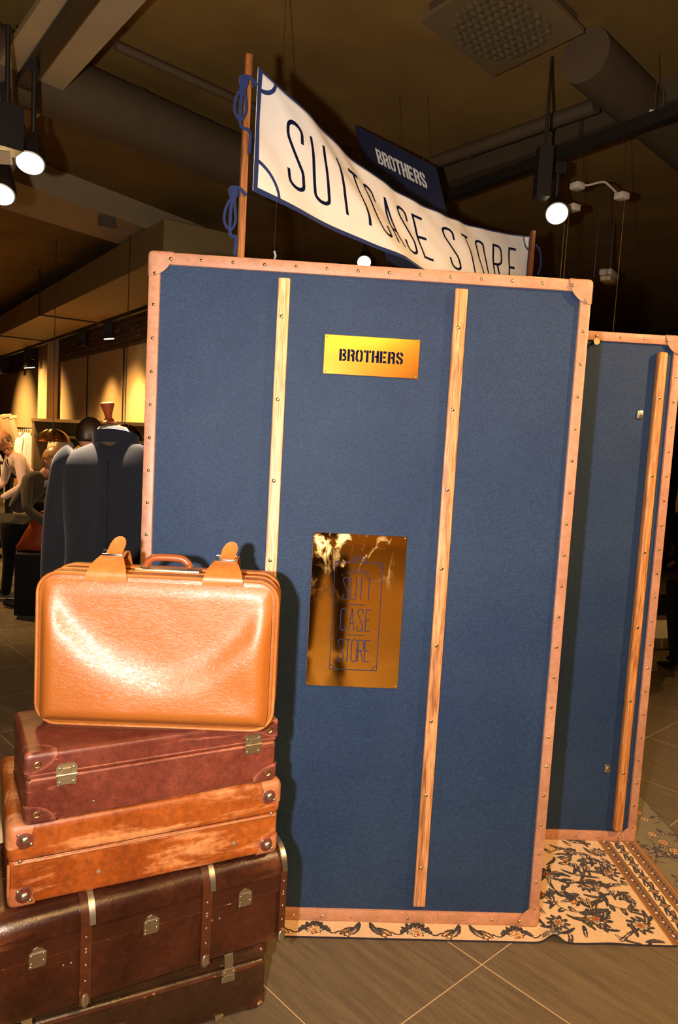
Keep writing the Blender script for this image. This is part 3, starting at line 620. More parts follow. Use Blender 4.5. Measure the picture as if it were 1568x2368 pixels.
    co = np.stack([GX, GY, Z], -1).reshape(-1, 3); ii = np.arange((nx+1)*(ny+1)).reshape(nx+1, ny+1)
    q = np.stack([ii[:-1, :-1], ii[1:, :-1], ii[1:, 1:], ii[:-1, 1:]], -1).reshape(-1, 4)
    # skirt and underside
    rim = np.concatenate([ii[:, 0], ii[-1, 1:], ii[::-1, -1][1:], ii[0, ::-1][1:-1]]); low = co[rim].copy(); low[:, 2] = np.maximum(low[:, 2]-.0045, .0008); nb = len(co)
    co = np.concatenate([co, low]); m_ = len(rim); k = np.arange(m_); sk = np.stack([rim, nb+k, nb+(k+1) % m_, rim[(k+1) % m_]], -1)
    F_ = np.concatenate([q, sk]); me = bpy.data.meshes.new('patterned_rug'); me.vertices.add(len(co)); me.vertices.foreach_set('co', co.ravel()); me.loops.add(F_.size); me.loops.foreach_set('vertex_index', F_.ravel().astype(np.int32))
    me.polygons.add(len(F_)); me.polygons.foreach_set('loop_start', np.arange(len(F_), dtype=np.int32)*4); me.polygons.foreach_set('loop_total', np.full(len(F_), 4, dtype=np.int32)); me.update(calc_edges=True)
    at_ = me.color_attributes.new('pile', 'FLOAT_COLOR', 'CORNER'); fc = np.concatenate([img.reshape(-1, 3), np.tile(np.array((.016, .014, .03)), (m_, 1))]); fc = np.concatenate([fc, np.ones((len(fc), 1))], 1)
    at_.data.foreach_set('color', np.repeat(fc, 4, 0).ravel().astype(np.float32))
    m, ns, ls, b = newmat('rug_pile'); setp(b, rough=.95, spec=.1, sheen=.2); a = ns.new('ShaderNodeAttribute'); a.attribute_name = 'pile'
    g = noisen(ns, ls, coords(ns, ls), 500, 2); ls.new(mix(ns, ls, .35, a.outputs['Color'], ramp(ns, ls, g, [(.3, (.7, .7, .7)), (.7, (1.2, 1.2, 1.2))]), 'MULTIPLY'), b.inputs['Base Color']); bump(ns, ls, b, g, .4, .001)
    me.materials.append(m); o = bpy.data.objects.new('patterned_rug', me); C.objects.link(o)
    meta(o, 'beige oriental rug with navy floral scrolls and green field under the navy panels', 'rug')
rug()
# ---------------------------------------------------------------- the stack of old suitcases
def nz(p, s): return noise.noise(Vector(p)*s)
def case(name, label, cx, cy, z, yaw, w_, d, h, seam, mats, R, g, disp=None):
    # cx,cy = front right bottom corner; local frame: x along the front, y to the back, origin at the base centre
    c, s = math.cos(math.radians(yaw)), math.sin(math.radians(yaw))
    lx, ly = -w_/2, d/2
    t = thing('suitcase', label, 'suitcase', (cx+c*lx-s*ly, cy+s*lx+c*ly, z), math.radians(yaw), g)
    a = (-w_/2, -d/2, 0); b_ = (w_/2, d/2, h)
    dd = disp or (lambda p, ax, sg: .0012*nz(p, 9))
    base = rsolid((a[0]+.002, a[1]+.002, 0), (b_[0]-.002, b_[1]-.002, seam), (R[0], R[1], R[2]), 4, 10, dd).build('base_shell', mats[0], t, True)
    return t, a, b_
def clampshell(t, name, a, b_, R, mat, n=4, disp=None):
    return rsolid(a, b_, R, n, 12, disp or (lambda p, ax, sg: .0012*nz(p, 9))).build(name, mat, t, True)
def root(label, cx, cy, z, yaw, w_, d, group='stacked old suitcases'):
    c, s = math.cos(math.radians(yaw)), math.sin(math.radians(yaw)); lx, ly = -w_/2, d/2
    return thing('suitcase', label, 'suitcase', (cx+c*lx-s*ly, cy+s*lx+c*ly, z), math.radians(yaw), group)
def plate(t, name, poly, y, th, mat, holes=(), r=.003, bev=True):
    p = MB().prism([(x, y, z) for x, z in poly], (0, -th, 0)).build(name, mat, t)
    for x, z in holes: dome(MB(), (x, y-th, z), r).build('rivet', M['steel'], p, True)
    return p
# --- E: bottom trunk
wE, dE, hE = .735, .36, .209
t = root('dark brown trunk with two steel clasps, bottom of the suitcase stack on the floor', .467, -.372, 0, 24, wE, dE)
x0, x1, y0, y1 = -wE/2, wE/2, -dE/2, dE/2
clampshell(t, 'base_shell', (x0+.004, y0+.004, .0), (x1-.004, y1-.004, .148), (.022, .022, .016), M['black_leather'])
clampshell(t, 'lid', (x0, y0, .135), (x1, y1, hE), (.024, .036, .036), M['black_leather'], 6)
MB().tube([(x0+.02, y0+.0015, .136), (x1-.02, y0+.0015, .136)], .0032, 8).build('seam_piping', M['rib'], t, True)
for xc in (x1-.118, x0+.118):
    pc = MB().strip([(xc, y0+.030, hE+.0015), (xc, y0+.012, hE-.006), (xc, y0+.002, hE-.022), (xc, y0-.0016, hE-.036), (xc, y0-.003, hE-.058)], .024, .0022).build('clasp', M['steel'], t)
    MB().bbox((xc-.019, y0-.006, hE-.072), (xc+.019, y0+.002, hE-.056), .0025).build('clasp_plate', M['steel'], pc, True)
    MB().tube([(xc-.015, y0-.006, hE-.075), (xc+.015, y0-.006, hE-.075)], .003, 8).build('clasp_hinge', M['steel'], pc, True)
    kp = MB().bbox((xc-.019, y0-.004, hE-.096), (xc+.019, y0+.004, hE-.078), .0025).build('keeper_plate', M['steel'], pc, True)
    for q in (-.012, .012): dome(MB(), (xc+q, y0-.006, hE-.064), .0028).build('rivet', M['oldbrass'], pc, True)
for sx in (-1, 1):
    for zt in (0, 1):
        aa, bb, rr = ((x0, y0, .135), (x1, y1, hE), (.024, .036, .036)) if zt else ((x0+.004, y0+.004, 0), (x1-.004, y1-.004, .148), (.022, .022, .016))
        cpp = corner_patch(aa, bb, rr, sx, -1, 1 if zt else -1, (.05, .05, .045), .0022).build('corner_cap', M['rib'], t, True)
        dome(MB(), (sx*(x1-.026), y0-.001, hE-.028 if zt else .020), .0055).build('rivet', M['steel'], cpp, True)
mbk = MB().bbox((x1-.15, y0-.002, 0), (x1-.125, y0+.012, .020), .004).build('floor_stud', M['oldbrass'], t, True)
# --- D: ribbed cabin trunk
wD, dD, hD = .745, .38, .262; zD = hE+.001
t = root('large dark brown trunk with raised ribs and three clasp plates, second from the floor', .499, -.384, zD, 28.2, wD, dD)
x0, x1, y0, y1 = -wD/2, wD/2, -dD/2, dD/2; sm = .192
clampshell(t, 'base_shell', (x0+.003, y0+.003, 0), (x1-.003, y1-.003, sm+.006), (.014, .016, .016), M['dark_leather'])
RD = (.014, .055, .052)
clampshell(t, 'lid', (x0, y0, sm-.04), (x1, y1, hD), RD, M['dark_leather'], 7)
MB().bbox((x0+.01, y0-.0012, sm-.043), (x1-.01, y0+.004, sm-.0395)).build('seam_line', M['rib'], t)
MB().bbox((x0+.006, y0-.002, sm-.0395), (x1-.006, y0+.004, sm+.0)).build('lid_edge', M['dark_flat'], t)
def prof(zb, off):   # front profile of the trunk, from the bottom to over the top
    P = [(y0-off, zb)]+[(y0-off, z) for z in (.05, .09, .13, .17)]
    P += [(y0+.055-(.055+off)*math.cos(a), hD-.052+(.052+off)*math.sin(a)) for a in [i*PI/16 for i in range(0, 9)]]
    return P+[(y0+.12, hD+off), (y1-.06, hD+off)]
for xc, wd in ((x1-.2235, .026), (x0+.2235, .026), (x1-.007, .018), (x0+.007, .018)):
    rb = MB().strip([(xc, y, z) for y, z in prof(.004, .003)], wd, .006).build('rib', M['rib'], t, True, angle=60)
    for z in (.065, .105, .145, .157-.02, .205-.03): dome(MB(), (xc, y0-.006, z), .0034).build('rivet', M['steel'], rb, True)
    tp = MB().strip([(xc+(.013 if wd > .02 else 0), y, z) for y, z in [(y0-.011, .205)]+prof(0, .008)[6:15]], .014, .003).build('rib_cap', M['steel'], rb, True, angle=60); tp['label'] = 'worn metal cap over the lid edge'
    bt = MB().ball((xc, y0-.006, .016), .011, (1, .45, 1.6), 12).build('rib_foot', M['steel'], rb, True)
for xc in (x1-.1175, 0.006, x0+.1175):
    zc = sm-.036
    pc = plate(t, 'clasp_plate', [(xc-.019, zc-.022), (xc+.015, zc-.022), (xc+.019, zc-.014), (xc+.019, zc+.012), (xc+.010, zc+.022), (xc, zc+.026), (xc-.010, zc+.022), (xc-.019, zc+.012)], y0-.002, .0022, M['steel'], [(xc-.014, zc+.008), (xc+.013, zc+.008), (xc-.014, zc-.010), (xc+.013, zc-.008), (xc-.015, zc-.018)], .0026)
    MB().tube([(xc-.018, y0-.0045, zc+.013), (xc+.018, y0-.0045, zc+.013)], .002, 8).build('clasp_hinge', M['steel'], pc, True)
for x in (x0+.175, x0+.192, x1-.185, x1-.205): dome(MB(), (x, y0+.003, .115), .0032).build('rivet', M['steel'], t, True)
# --- C: orange hide suitcase
wC, dC, hC = .662, .40, .200; zC = zD+hD+.003
t = root('scuffed orange hide suitcase with pale corner pieces and dome rivets, third from the floor', .478, -.408, zC, 24.4, wC, dC)
x0, x1, y0, y1 = -wC/2, wC/2, -dC/2, dC/2; sm = .105
clampshell(t, 'base_shell', (x0+.005, y0+.005, 0), (x1-.005, y1-.005, sm+.01), (.012, .012, .012), M['orange_leather'])
clampshell(t, 'lid', (x0, y0, sm), (x1, y1, hC), (.018, .020, .020), M['orange_leather'], 6)
MB().tube([(x0+.015, y0+.002, sm+.002), (x1-.015, y0+.002, sm+.002)], .003, 8).build('lid_welt', M['orange_corner'], t, True)
mb = MB()
for i in range(100):
    x = x0+.06+(wC-.12)*i/99; mb.box((x, y0-.0012, sm+.011), (.0036, .0014, .0014))
mb.build('stitching', M['rib'], t)
mb = MB()
for i in range(24): mb.box((x0+.011, y0+.0035, .012+i*.0036), (.0012, .0016, .0022))
mb.build('stitching', M['orange_corner'], t)
MB().tube([(x0+.004, y0+.006, .03), (x0+.004, y0+.006, sm)], .0035, 8).build('edge_piping', M['orange_corner'], t, True)
for sx in (-1, 1):
    for zt in (0, 1):
        aa, bb, rr = ((x0, y0, sm), (x1, y1, hC), (.018, .020, .020)) if zt else ((x0+.005, y0+.005, 0), (x1-.005, y1-.005, sm+.01), (.012, .012, .012))
        cp = corner_patch(aa, bb, rr, sx, -1, 1 if zt else -1, (.056, .055, .058 if zt else .048), .0032).build('corner_cap', M['orange_corner'], t, True)
        zz = hC-.036 if zt else .030
        dk = MB().ball((sx*(x1-.036), y0-.0015 if zt else y0+.0035, zz-.002), .021, (1, .16, 1), 16).build('corner_stain', M['red_dark'], cp, True)
        dome(MB(), (sx*(x1-.036), y0-.004, zz), .0105, sq=.75).build('dome_rivet', M['steel'], cp, True)
        for ddx, ddz in ((.014, -.012), (-.013, .013)): dome(MB(), (sx*(x1-.036+sx*ddx), y0-.0045, zz+ddz), .0045, sq=.7).build('rivet', M['steel'], cp, True)
    dome(MB(), (sx*(x1-.027), y0-.001, sm+.008), .0045, sq=.7).build('rivet', M['steel'], t, True)
for x in (x0+.20, x1-.125): dome(MB(), (x, y0+.005, .048), .0055, sq=.15).build('cover_disc', M['grey_disc'], t, True)
# --- B: burgundy suitcase
wB, dB, hB = .613, .285, .166; zB = zC+hC+.001
t = root('burgundy brown suitcase with two brass latches and ringed corner eyelets, below the tan case', .461, -.409, zB, 26.3, wB, dB)
x0, x1, y0, y1 = -wB/2, wB/2, -dB/2, dB/2; sm = .104
def tap(p, ax, sg): return .0012*nz(p, 9)
clampshell(t, 'base_shell', (x0+.003, y0+.003, 0), (x1-.003, y1-.003, sm), (.010, .009, .006), M['red_leather'])
clampshell(t, 'lid', (x0, y0, sm-.002), (x1, y1, hB), (.014, .013, .013), M['red_leather'], 5)
MB().tube([(x0+.01, y0-.001, sm+.012), (x1-.01, y0-.001, sm+.012)], .0016, 6).build('lid_bead', M['red_dark'], t, True)
MB().tube([(x0+.012, y0+.0005, sm), (x1-.012, y0+.0005, sm)], .0038, 8).build('lid_bead', M['red_leather'], t, True)
def quarter(sx, sz):
    return corner_patch((x0, y0, 0), (x1, y1, hB), (.012, .011, .010), sx, -1, sz, (.068, .05, .046), .0022)
for sx in (-1, 1):
    for sz in (-1, 1):
        cp = quarter(sx, sz).build('corner_patch', M['red_dark'], t, True)
        xx, zz = sx*(x1-.026), (hB-.026 if sz > 0 else .024)
        ring = [(.0045, 0), (.0045, .0016), (.0062, .003), (.0085, .0022), (.0095, 0)]
        q = Matrix.Translation((xx, y0-.0018, zz)) @ Matrix.Rotation(PI/2, 4, 'X')
        MB().lathe(ring, 18, q).build('eyelet', M['rivet'], cp, True)
        for ddx, ddz in ((-.040, sz*.006), (.014, -sz*.016)): dome(MB(), (xx+sx*ddx, y0-.0022, zz+ddz), .003).build('rivet', M['red_dark'], cp, True)
for xc in (x0+.088, x1-.070):
    zc = sm+.004
    lt = plate(t, 'latch', [(xc-.022, zc+.003), (xc+.022, zc+.003), (xc+.023, zc+.018), (xc+.017, zc+.026), (xc-.017, zc+.026), (xc-.023, zc+.018)], y0-.001, .003, M['oldbrass'], [(xc-.015, zc+.016), (xc+.015, zc+.016)], .0035)
    plate(lt, 'latch_hasp', [(xc-.009, zc-.012), (xc+.009, zc-.012), (xc+.009, zc+.016), (xc-.009, zc+.016)], y0-.004, .0035, M['oldbrass'])
    MB().tube([(xc-.024, y0-.006, zc+.001), (xc+.024, y0-.006, zc+.001)], .0028, 8).build('latch_hinge', M['oldbrass'], lt, True)
    plate(lt, 'latch_keeper', [(xc-.020, zc-.026), (xc-.012, zc-.023), (xc+.012, zc-.023), (xc+.020, zc-.026), (xc+.022, zc-.015), (xc+.020, zc-.002), (xc-.020, zc-.002), (xc-.022, zc-.015)], y0-.001, .0025, M['oldbrass'], [(xc-.015, zc-.018), (xc+.015, zc-.018)], .0035)
dome(MB(), (x0+.15, y0+.003, .030), .0028).build('stud', M['oldbrass'], t, True)
for yy in (-.02, .06, .10):
    pass
MB().tube([(x0+.0015, y0+.02, .128), (x0+.0015, y1-.01, .128)], .0012, 6).build('end_bead', M['rib'], t, True)
MB().tube([(x0+.0015, y0+.02, .012), (x0+.0015, y1-.01, .012)], .0012, 6).build('end_bead', M['rib'], t, True)
# --- A: soft tan suitcase standing upright on top
wA, dA, hA = .582, .165, .378; zA = zB+hB
cxA, cyA = .156, -.4985+dA/2
t = thing('suitcase', 'glossy tan suitcase standing upright with strap buckles and handle, top of the stack', 'suitcase', (cxA, cyA, zA), 0, 'stacked old suitcases')
x0, x1, y0, y1 = -wA/2, wA/2, -dA/2, dA/2
def skew(v): return v
def frontdisp(p, ax, sg):
    u = (p.x-x0)/wA; v_ = p.z/hA
    e = min(p.x-x0, x1-p.x, p.z, hA-p.z)/.045; e = max(0, min(1, e)); e = e*e*(3-2*e)
    if ax == 1:
        c_ = np.mean([np.interp(u+du_, (0, .03, .1, .2, .35, .5, .65, .8, .93, 1), (.36, .325, .275, .205, .150, .122, .135, .190, .285, .33)) for du_ in (-.07, -.045, -.02, 0, .02, .045, .07)])
        g_ = .009*e+.030*e/(1+math.exp(-(c_-p.z)/.021))-.006*math.exp(-((u-.84)/.09)**2-((v_-.26)/.12)**2)*e
        g_ += .0012*nz(p, 14)*e
        return g_
    return .0006*nz(p, 12)
RA = (.052, .010, .052)
rsolid((x0, y0, 0), (x1, y0+.062, hA), RA, 6, 60, frontdisp, faces='xXyzZY').build('front_shell', M['tan'], t, True, angle=70)
rsolid((x0+.004, y0+.060, .004), (x1-.004, y1-.046, hA-.004), (.048, .004, .048), 6, 8).build('gusset', M['cognac'], t, True, angle=70)
rsolid((x0, y1-.048, 0), (x1, y1, hA), RA, 6, 10).build('rear_shell', M['tan_trim'], t, True, angle=70)
def outline(off, y, n=8):
    P = []; r = .052
    for cx, cz, a0 in ((x1-r, hA-r, 0), (x0+r, hA-r, 90), (x0+r, r, 180), (x1-r, r, 270)):
        for i in range(n+1): a = math.radians(a0+90*i/n); P.append((cx+(r+off)*math.cos(a), y, cz+(r+off)*math.sin(a)))
    return P
for yy, rr in ((y0+.0035, .0042), (y0+.060, .0035), (y1-.048, .0035)):
    MB().tube(outline(-.001, yy), rr, 8, True).build('piping', M['tan_trim'], t, True)
pw_ = rsolid((x1-.028, y0-.004, .006), (x1+.002, y0+.03, .05), (.012, .006, .012), 4, 4)
for xc in (-.125, .155):
    fl = MB().strip(spl([(xc, y0-.0035, hA-.014), (xc, y0-.003, hA+.004), (xc, y0+.014, hA+.022), (xc, y0+.038, hA+.034), (xc, y0+.052, hA+.038)], 5), [.100, .1, .099, .098, .096, .094, .092, .09, .087, .084, .080, .076, .072, .068, .064, .060, .058, .056, .054, .052, .050], .005).build('strap_base', M['tan_trim'], t, True, angle=60)
    tb_ = MB().strip(spl([(xc, y0+.050, hA+.038), (xc+.004, y0+.066, hA+.052), (xc+.008, y0+.080, hA+.070), (xc+.010, y0+.086, hA+.082)], 5), [.038]*9+[.036, .034, .031, .028, .023, .016, .010], .004, (1, .0, 0)).build('strap_tab', M['tan_trim'], fl, True, angle=60)
    MB().tube([(xc-.026, y0+.050, hA+.041), (xc+.026, y0+.050, hA+.041), (xc+.026, y0+.064, hA+.049), (xc-.026, y0+.064, hA+.049)], .0024, 8, True).build('buckle', M['chrome'], fl, True)
    MB().bbox((xc-.026, y0+.044, hA+.037), (xc+.026, y0+.050, hA+.044), .0015).build('buckle_bar', M['chrome'], fl, True)
    MB().strip(spl([(xc+.006, y0+.052, hA+.036), (xc+.006, y0+.085, hA+.044), (xc+.006, y0+.115, hA+.036), (xc+.006, y0+.140, hA+.006), (xc+.006, y0+.150, hA-.004)], 5), .044, .004).build('rear_loop', M['tan_trim'], fl, True, angle=60)
hb = MB().bbox((-.075, y0+.066, hA-.004), (.088, y0+.098, hA+.006), .003).build('handle_plate', M['oldbrass'], t, True)
hd_ = MB().tube(spl([(-.050, y0+.080, hA+.012), (-.044, y0+.080, hA+.022), (-.028, y0+.080, hA+.033), (.006, y0+.080, hA+.035), (.040, y0+.080, hA+.033), (.056, y0+.080, hA+.022), (.062, y0+.080, hA+.012)], 5), [.008]*4+[.0095]*23+[.008]*4, 12).build('handle', M['cognac'], t, True)
for xc in (-.052, .064):
    MB().tube([(xc-.010, y0+.080, hA+.006), (xc+.010, y0+.080, hA+.006), (xc+.008, y0+.080, hA+.018), (xc-.008, y0+.080, hA+.018)], .002, 8, True).build('handle_ring', M['chrome'], hd_, True)
for xc in (-.27+.03, -.15, .03, .2): MB().ball((xc, y0+.03, .0005), .006, (1, 1, .5), 8).build('foot_stud', M['steel'], t, True)
# ---------------------------------------------------------------- shop behind: lamps, ducts, pipes
M['bulb'] = emit('spot_lamp_glow', (1, .86, .62), 12)
M['bulb_soft'] = emit('far_lamp_glow', (1, .80, .48), 14)
def aim(frm, to): return (Vector(to)-Vector(frm)).normalized().to_track_quat('-Z', 'Y').to_matrix().to_4x4()
def spot(loc, target, r, top, label, cat='spotlight', g=None, glow='bulb', power=0, ang=70, col=WARM, bx=1.1):
    # loc = centre of the glowing face
    loc = Vector(loc); R = aim(loc, target); T = Matrix.Translation(loc) @ R; t = thing('spotlight', label, cat, loc, 0, g)
    L = r*2.6
    MB().lathe([(r*1.10, -.004), (r*1.12, r*.25), (r*.95, r*1.0), (r*.62, L*.75), (r*.5, L)], 24, T).build('lamp_housing', M['black_metal'], t, True, True)
    MB().lathe([(r*.96, -.012), (r*.97, -.006)], 24, T).build('lamp_lens', M[glow], t, world=True)
    back = T @ Vector((0, 0, L*.8)); hg = Vector((back.x, back.y, top))
    MB().tube([back, back.lerp(hg, .35), hg], [.010, .012, .012], 8).build('lamp_arm', M['black_metal'], t, True, True)
    MB().box((hg.x, hg.y, top-.03), (r*bx, r*bx, .06)).build('adapter_box', M['black_metal'], t, world=True)
    if power:
        d = T @ Vector((0, 0, -.05)); light('SPOT', 'spotlight_beam', d, power, col, Vector(target), r*.6, ang, .7)
    return t
def track(a, b_, label, hs=.035, hw=.02):
    a, b_ = Vector(a), Vector(b_); t = thing('lighting_track', label, 'lighting track', a.lerp(b_, .5)); d = (b_-a).normalized(); n = Vector((-d.y, d.x, 0))*hw
    MB().prism([a-n, b_-n, b_+n, a+n], (0, 0, hs)).build('rail', M['black_metal'], t, world=True)
    return t
def hanger(t, p, top=3.5, r=.002): MB().tube([p, (p[0], p[1], top)], r, 6).build('hanger_wire', M['wire'], t, world=True)
# big lamps near the ceiling at the left, on their black track
tr = track(onz(383, -250, 3.15), onz(20, 250, 3.15), 'black lighting track between the two pale ceiling bars, top left', .04, .034)
lp = at(70, 375, 3.6); spot(lp, lp+Vector((.1, -.55, -1.0)), .058, 3.15, 'bright round spotlight at upper left, right one of the pair', g='upper left spotlights', power=60, bx=.6); light('POINT', 'spotlight_spill', lp+Vector((.05, -.1, -.12)), 1.5, WARM, None, .05)
lp = at(1, 447, 3.9); spot(lp, lp+Vector((.1, -.55, -1.0)), .062, 3.15, 'bright round spotlight cut by the left edge, below its neighbour', g='upper left spotlights', power=60, bx=.6); light('POINT', 'spotlight_spill', lp+Vector((.05, -.1, -.12)), 1.5, WARM, None, .05)
b_ = at(16, 300, 3.45); t = thing('track_adapter', 'black lamp control box hanging from the upper left lighting track', 'control box', b_); MB().box((0, 0, 0), (.10, .10, .17), Matrix.Rotation(.7, 3, 'Z')).build('box', M['black_metal'], t)
MB().box((-.01, -.03, -.12), (.08, .012, .05), Matrix.Rotation(.5, 3, 'X')).build('pale_flap', M['pale_metal'], t)
MB().tube([(0, 0, .08), (0, 0, 3.17-b_.z)], .01, 8).build('stem', M['black_metal'], t)
tr = track(onz(1000, 478, 3.1), onz(1800, 185, 3.1), 'black lighting track running under the ceiling at upper right', .06)
for px in (1510,):
    p = onz(px, 288, 3.17); hanger(tr, p); bk = MB().box((p.x, p.y, p.z+.035), (.045, .012, .06)).build('hanger_bracket', M['whiteink'], tr, world=True); bk['label'] = 'white hanger bracket'
p = onz(632, 598, 3.0); hook = thing('hanging_wire', 'thin wire with a small hook hanging beside the wooden banner pole', 'wire', (p.x, p.y, p.z)); hp = at(634, 592, 3.2)
hook.location = hp; MB().tube([(0, 0, 0), (0, 0, 3.5-hp.z)], .0016, 6).build('wire', M['wire'], hook); MB().tube([(0, 0, .02), (.006, 0, .0), (0, 0, -.02), (-.012, 0, -.025)], .005, 8).build('hook', M['whiteink'], hook, True)
lp = at(1288, 493, 4.1); spot(lp, (1.3, -.4, 1.0), .056, 3.1, 'bright spotlight glowing right of the banner, under the black track', glow='bulb', power=50)
lp = at(1256, 400, 3.9); t = thing('lamp_box', 'dark lamp control box under the black track, above the right spotlight', 'control box', lp); MB().box((0, 0, 0), (.07, .07, .24)).build('box', M['black_metal'], t); MB().tube([(0, 0, .1), (0, 0, 3.5-lp.z)], .008, 8).build('stem', M['black_metal'], t)
lp = at(842, 606, 6.5); spot(lp, lp+Vector((0, -1.2, -1.0)), .058, 3.5, 'small bright spotlight just above the top rail of the nearest panel', glow='bulb_soft')
# white transformer boxes joined by cables
M['cable'] = plain('pale_cable', (.45, .36, .25), .6); M['boxwhite'] = plain('pale_plastic', (.62, .52, .40), .5)
jb = []; jbt = []
for px, py, lb in ((1335, 432, 'small white junction box joined to a cable, above the right spotlight'), (1438, 455, 'small white junction box at the right end of the cable'), (1325, 482, 'pale junction box right beside the glowing spotlight')):
    p = at(px, py, 4.4); t = thing('junction_box', lb, 'junction box', p, .5); MB().bbox((-.03, -.03, -.015), (.03, .03, .02), .005).build('box', M['boxwhite'], t, True)
    MB().tube([(0, 0, .02), (0, 0, 3.5-p.z)], .002, 6).build('hanger_wire', M['wire'], t); jb.append(p); jbt.append(t)
t = thing('ceiling_cable', 'looping dark cable between the two white junction boxes', 'cable', jb[0])
MB().tube(spl([jb[0]+Vector((.03, 0, .01)), at(1362, 428, 4.4), at(1385, 422, 4.4), at(1400, 422, 4.4), at(1416, 436, 4.4), at(1428, 448, 4.4)]), .006, 8).build('cable', M['cable'], t, True, True)
tcab = t
for a, y0_, y1_, own in ((1392, 424, 640, tcab), (1445, 462, 772, jbt[1]), (1316, 490, 646, jbt[2]), (1308, 490, 642, jbt[2])):
    p0 = at(a, y0_, 4.4); z1 = CAM[2]+ray(a, y1_)[2]*4.4
    MB().tube([p0, (p0.x, p0.y, z1)], .004 if a == 1392 else .002, 6).build('hanging_cord', M['black_metal' if a == 1392 else 'wire'], own, world=True)
p = at(1408, 642, 6.5); t = thing('emergency_lamp', 'pale glass box lamp hanging in the dark at right, above the rear panel', 'lamp', p, .9)
m, ns, ls, b = newmat('ribbed_glass'); setp(b, rough=.15, spec=.8); wv_ = ns.new('ShaderNodeTexWave'); wv_.inputs['Scale'].default_value = 30; ls.new(coords(ns, ls), wv_.inputs['Vector']); ls.new(mix(ns, ls, wv_.outputs['Fac'], (.40, .26, .10), (.70, .55, .35)), b.inputs['Base Color']); M['ribglass'] = m
MB().bbox((-.11, -.05, 0), (.11, .05, .05), .012).build('lamp_body', M['boxwhite'], t, True); MB().bbox((-.10, -.045, -.045), (.10, .045, .0), .015).build('glass_cover', M['ribglass'], t, True)
MB().tube([(0, 0, .05), (0, 0, 3.5-p.z)], .012, 8).build('stem', M['dark_duct'], t)
# ceiling diffuser with raised vanes
q = [onz(972, 50, 3.42), onz(1141, 178, 3.42), onz(1350, 76, 3.42)]; q.append(q[0]+q[2]-q[1])
ce = (q[0]+q[2])/2; exd = (q[2]-q[1]); eyd = (q[0]-q[1])
M['vent'] = plain('vent_metal', (.20, .135, .060), .45, .3); M['vane'] = plain('vent_vane', (.26, .19, .10), .3, .6)
t = thing('ceiling_vent', 'square ceiling air diffuser dotted with small curved nozzles, top right', 'ceiling vent', (ce.x, ce.y, 3.42))
MB().prism([p for p in q], (0, 0, .02)).build('face_plate', M['vent'], t, world=True)
MB().prism([ce+(p-ce)*.9+Vector((0, 0, .02)) for p in q], (0, 0, .06)).build('duct_collar', M['dark_duct'], t, world=True)
rv = random.Random(3); hol = []
for i in range(-6, 7):
    for j in range(-6, 7):
        u, v_ = i/14+(.5/14 if j % 2 else 0), j/14
        if math.hypot(u, v_) < .42:
            p = ce+exd*u+eyd*v_; a = rv.uniform(-.4, .4)+.5
            hol.append((p, a))
for k, (p, a) in enumerate(hol[:100]):
    Rr = Matrix.Rotation(a, 3, 'Z'); n_ = MB()
    for s_ in range(6):
        pass
    prof_ = [(-.021, -.001), (-.014, -.006), (0, -.011), (.014, -.010), (.021, -.004)]
    n_.strip([p+Rr @ Vector((x, 0, z)) for x, z in prof_], [.010, .020, .026, .022, .012], .0016, tuple(Rr @ Vector((0, 1, 0)))).build('nozzle', M['vane'], t, True, True)
# round duct, pipes, beams
def pipe(name, a, b_, r, mat, label, cat, seams=0):
    a, b_ = Vector(a), Vector(b_); t = thing(name, label, cat, a.lerp(b_, .5))
    MB().tube([a, b_], r, 28 if r > .05 else 12).build('pipe', mat, t, True, True)
    for i in range(seams):
        p = a.lerp(b_, (i+.5)/seams); d = (b_-a).normalized(); MB().tube([p-d*.012, p+d*.012], r+.006, 28 if r > .05 else 12).build('collar', mat, t, True, True)
    return t
a, b_ = onz(120, 195, 3.27), onz(620, 405, 3.27); d = (b_-a).normalized(); pipe('round_duct', a-d*1.0, b_+d*2.4, .155, M['dark_duct'], 'wide round air duct running under the ceiling behind the wooden pole, upper left', 'duct', 5)
a, b_ = onz(266, 104, 3.40), onz(560, 237, 3.40); d = (b_-a).normalized(); pipe('ceiling_pipe', a, b_+d*.9, .022, M['dark_duct'], 'thin pipe on the ceiling above the wide round duct, upper left', 'pipe')
a, b_ = onz(1379, 244, 3.38), onz(1003, 376, 3.38); pipe('ceiling_pipe', a, b_, .04, M['dark_duct'], 'grey brown pipe crossing the ceiling behind the navy hanging sign', 'pipe', 2)
a, b_ = onz(1352, 128, 3.38), onz(1590, 345, 3.38); d = (b_-a).normalized(); pipe('round_duct', a, b_+d*2.5, .118, M['dark_duct'], 'wide round duct leaving the ceiling diffuser at upper right', 'duct', 3)
p = onz(247, 525, 3.215); t = thing('perforated_bracket', 'small perforated metal plate fixed under the ceiling beam at left', 'bracket', p, math.radians(25)); MB().bbox((-.07, -.01, -.0), (.07, .01, .086), .003).build('plate', M['dark_duct'], t)
for i in range(3):
    for j in range(3): dome(MB(), (-.03+.03*i, -.0105, .02+.022*j), .003).build('hole_rim', M['steel'], t, True)
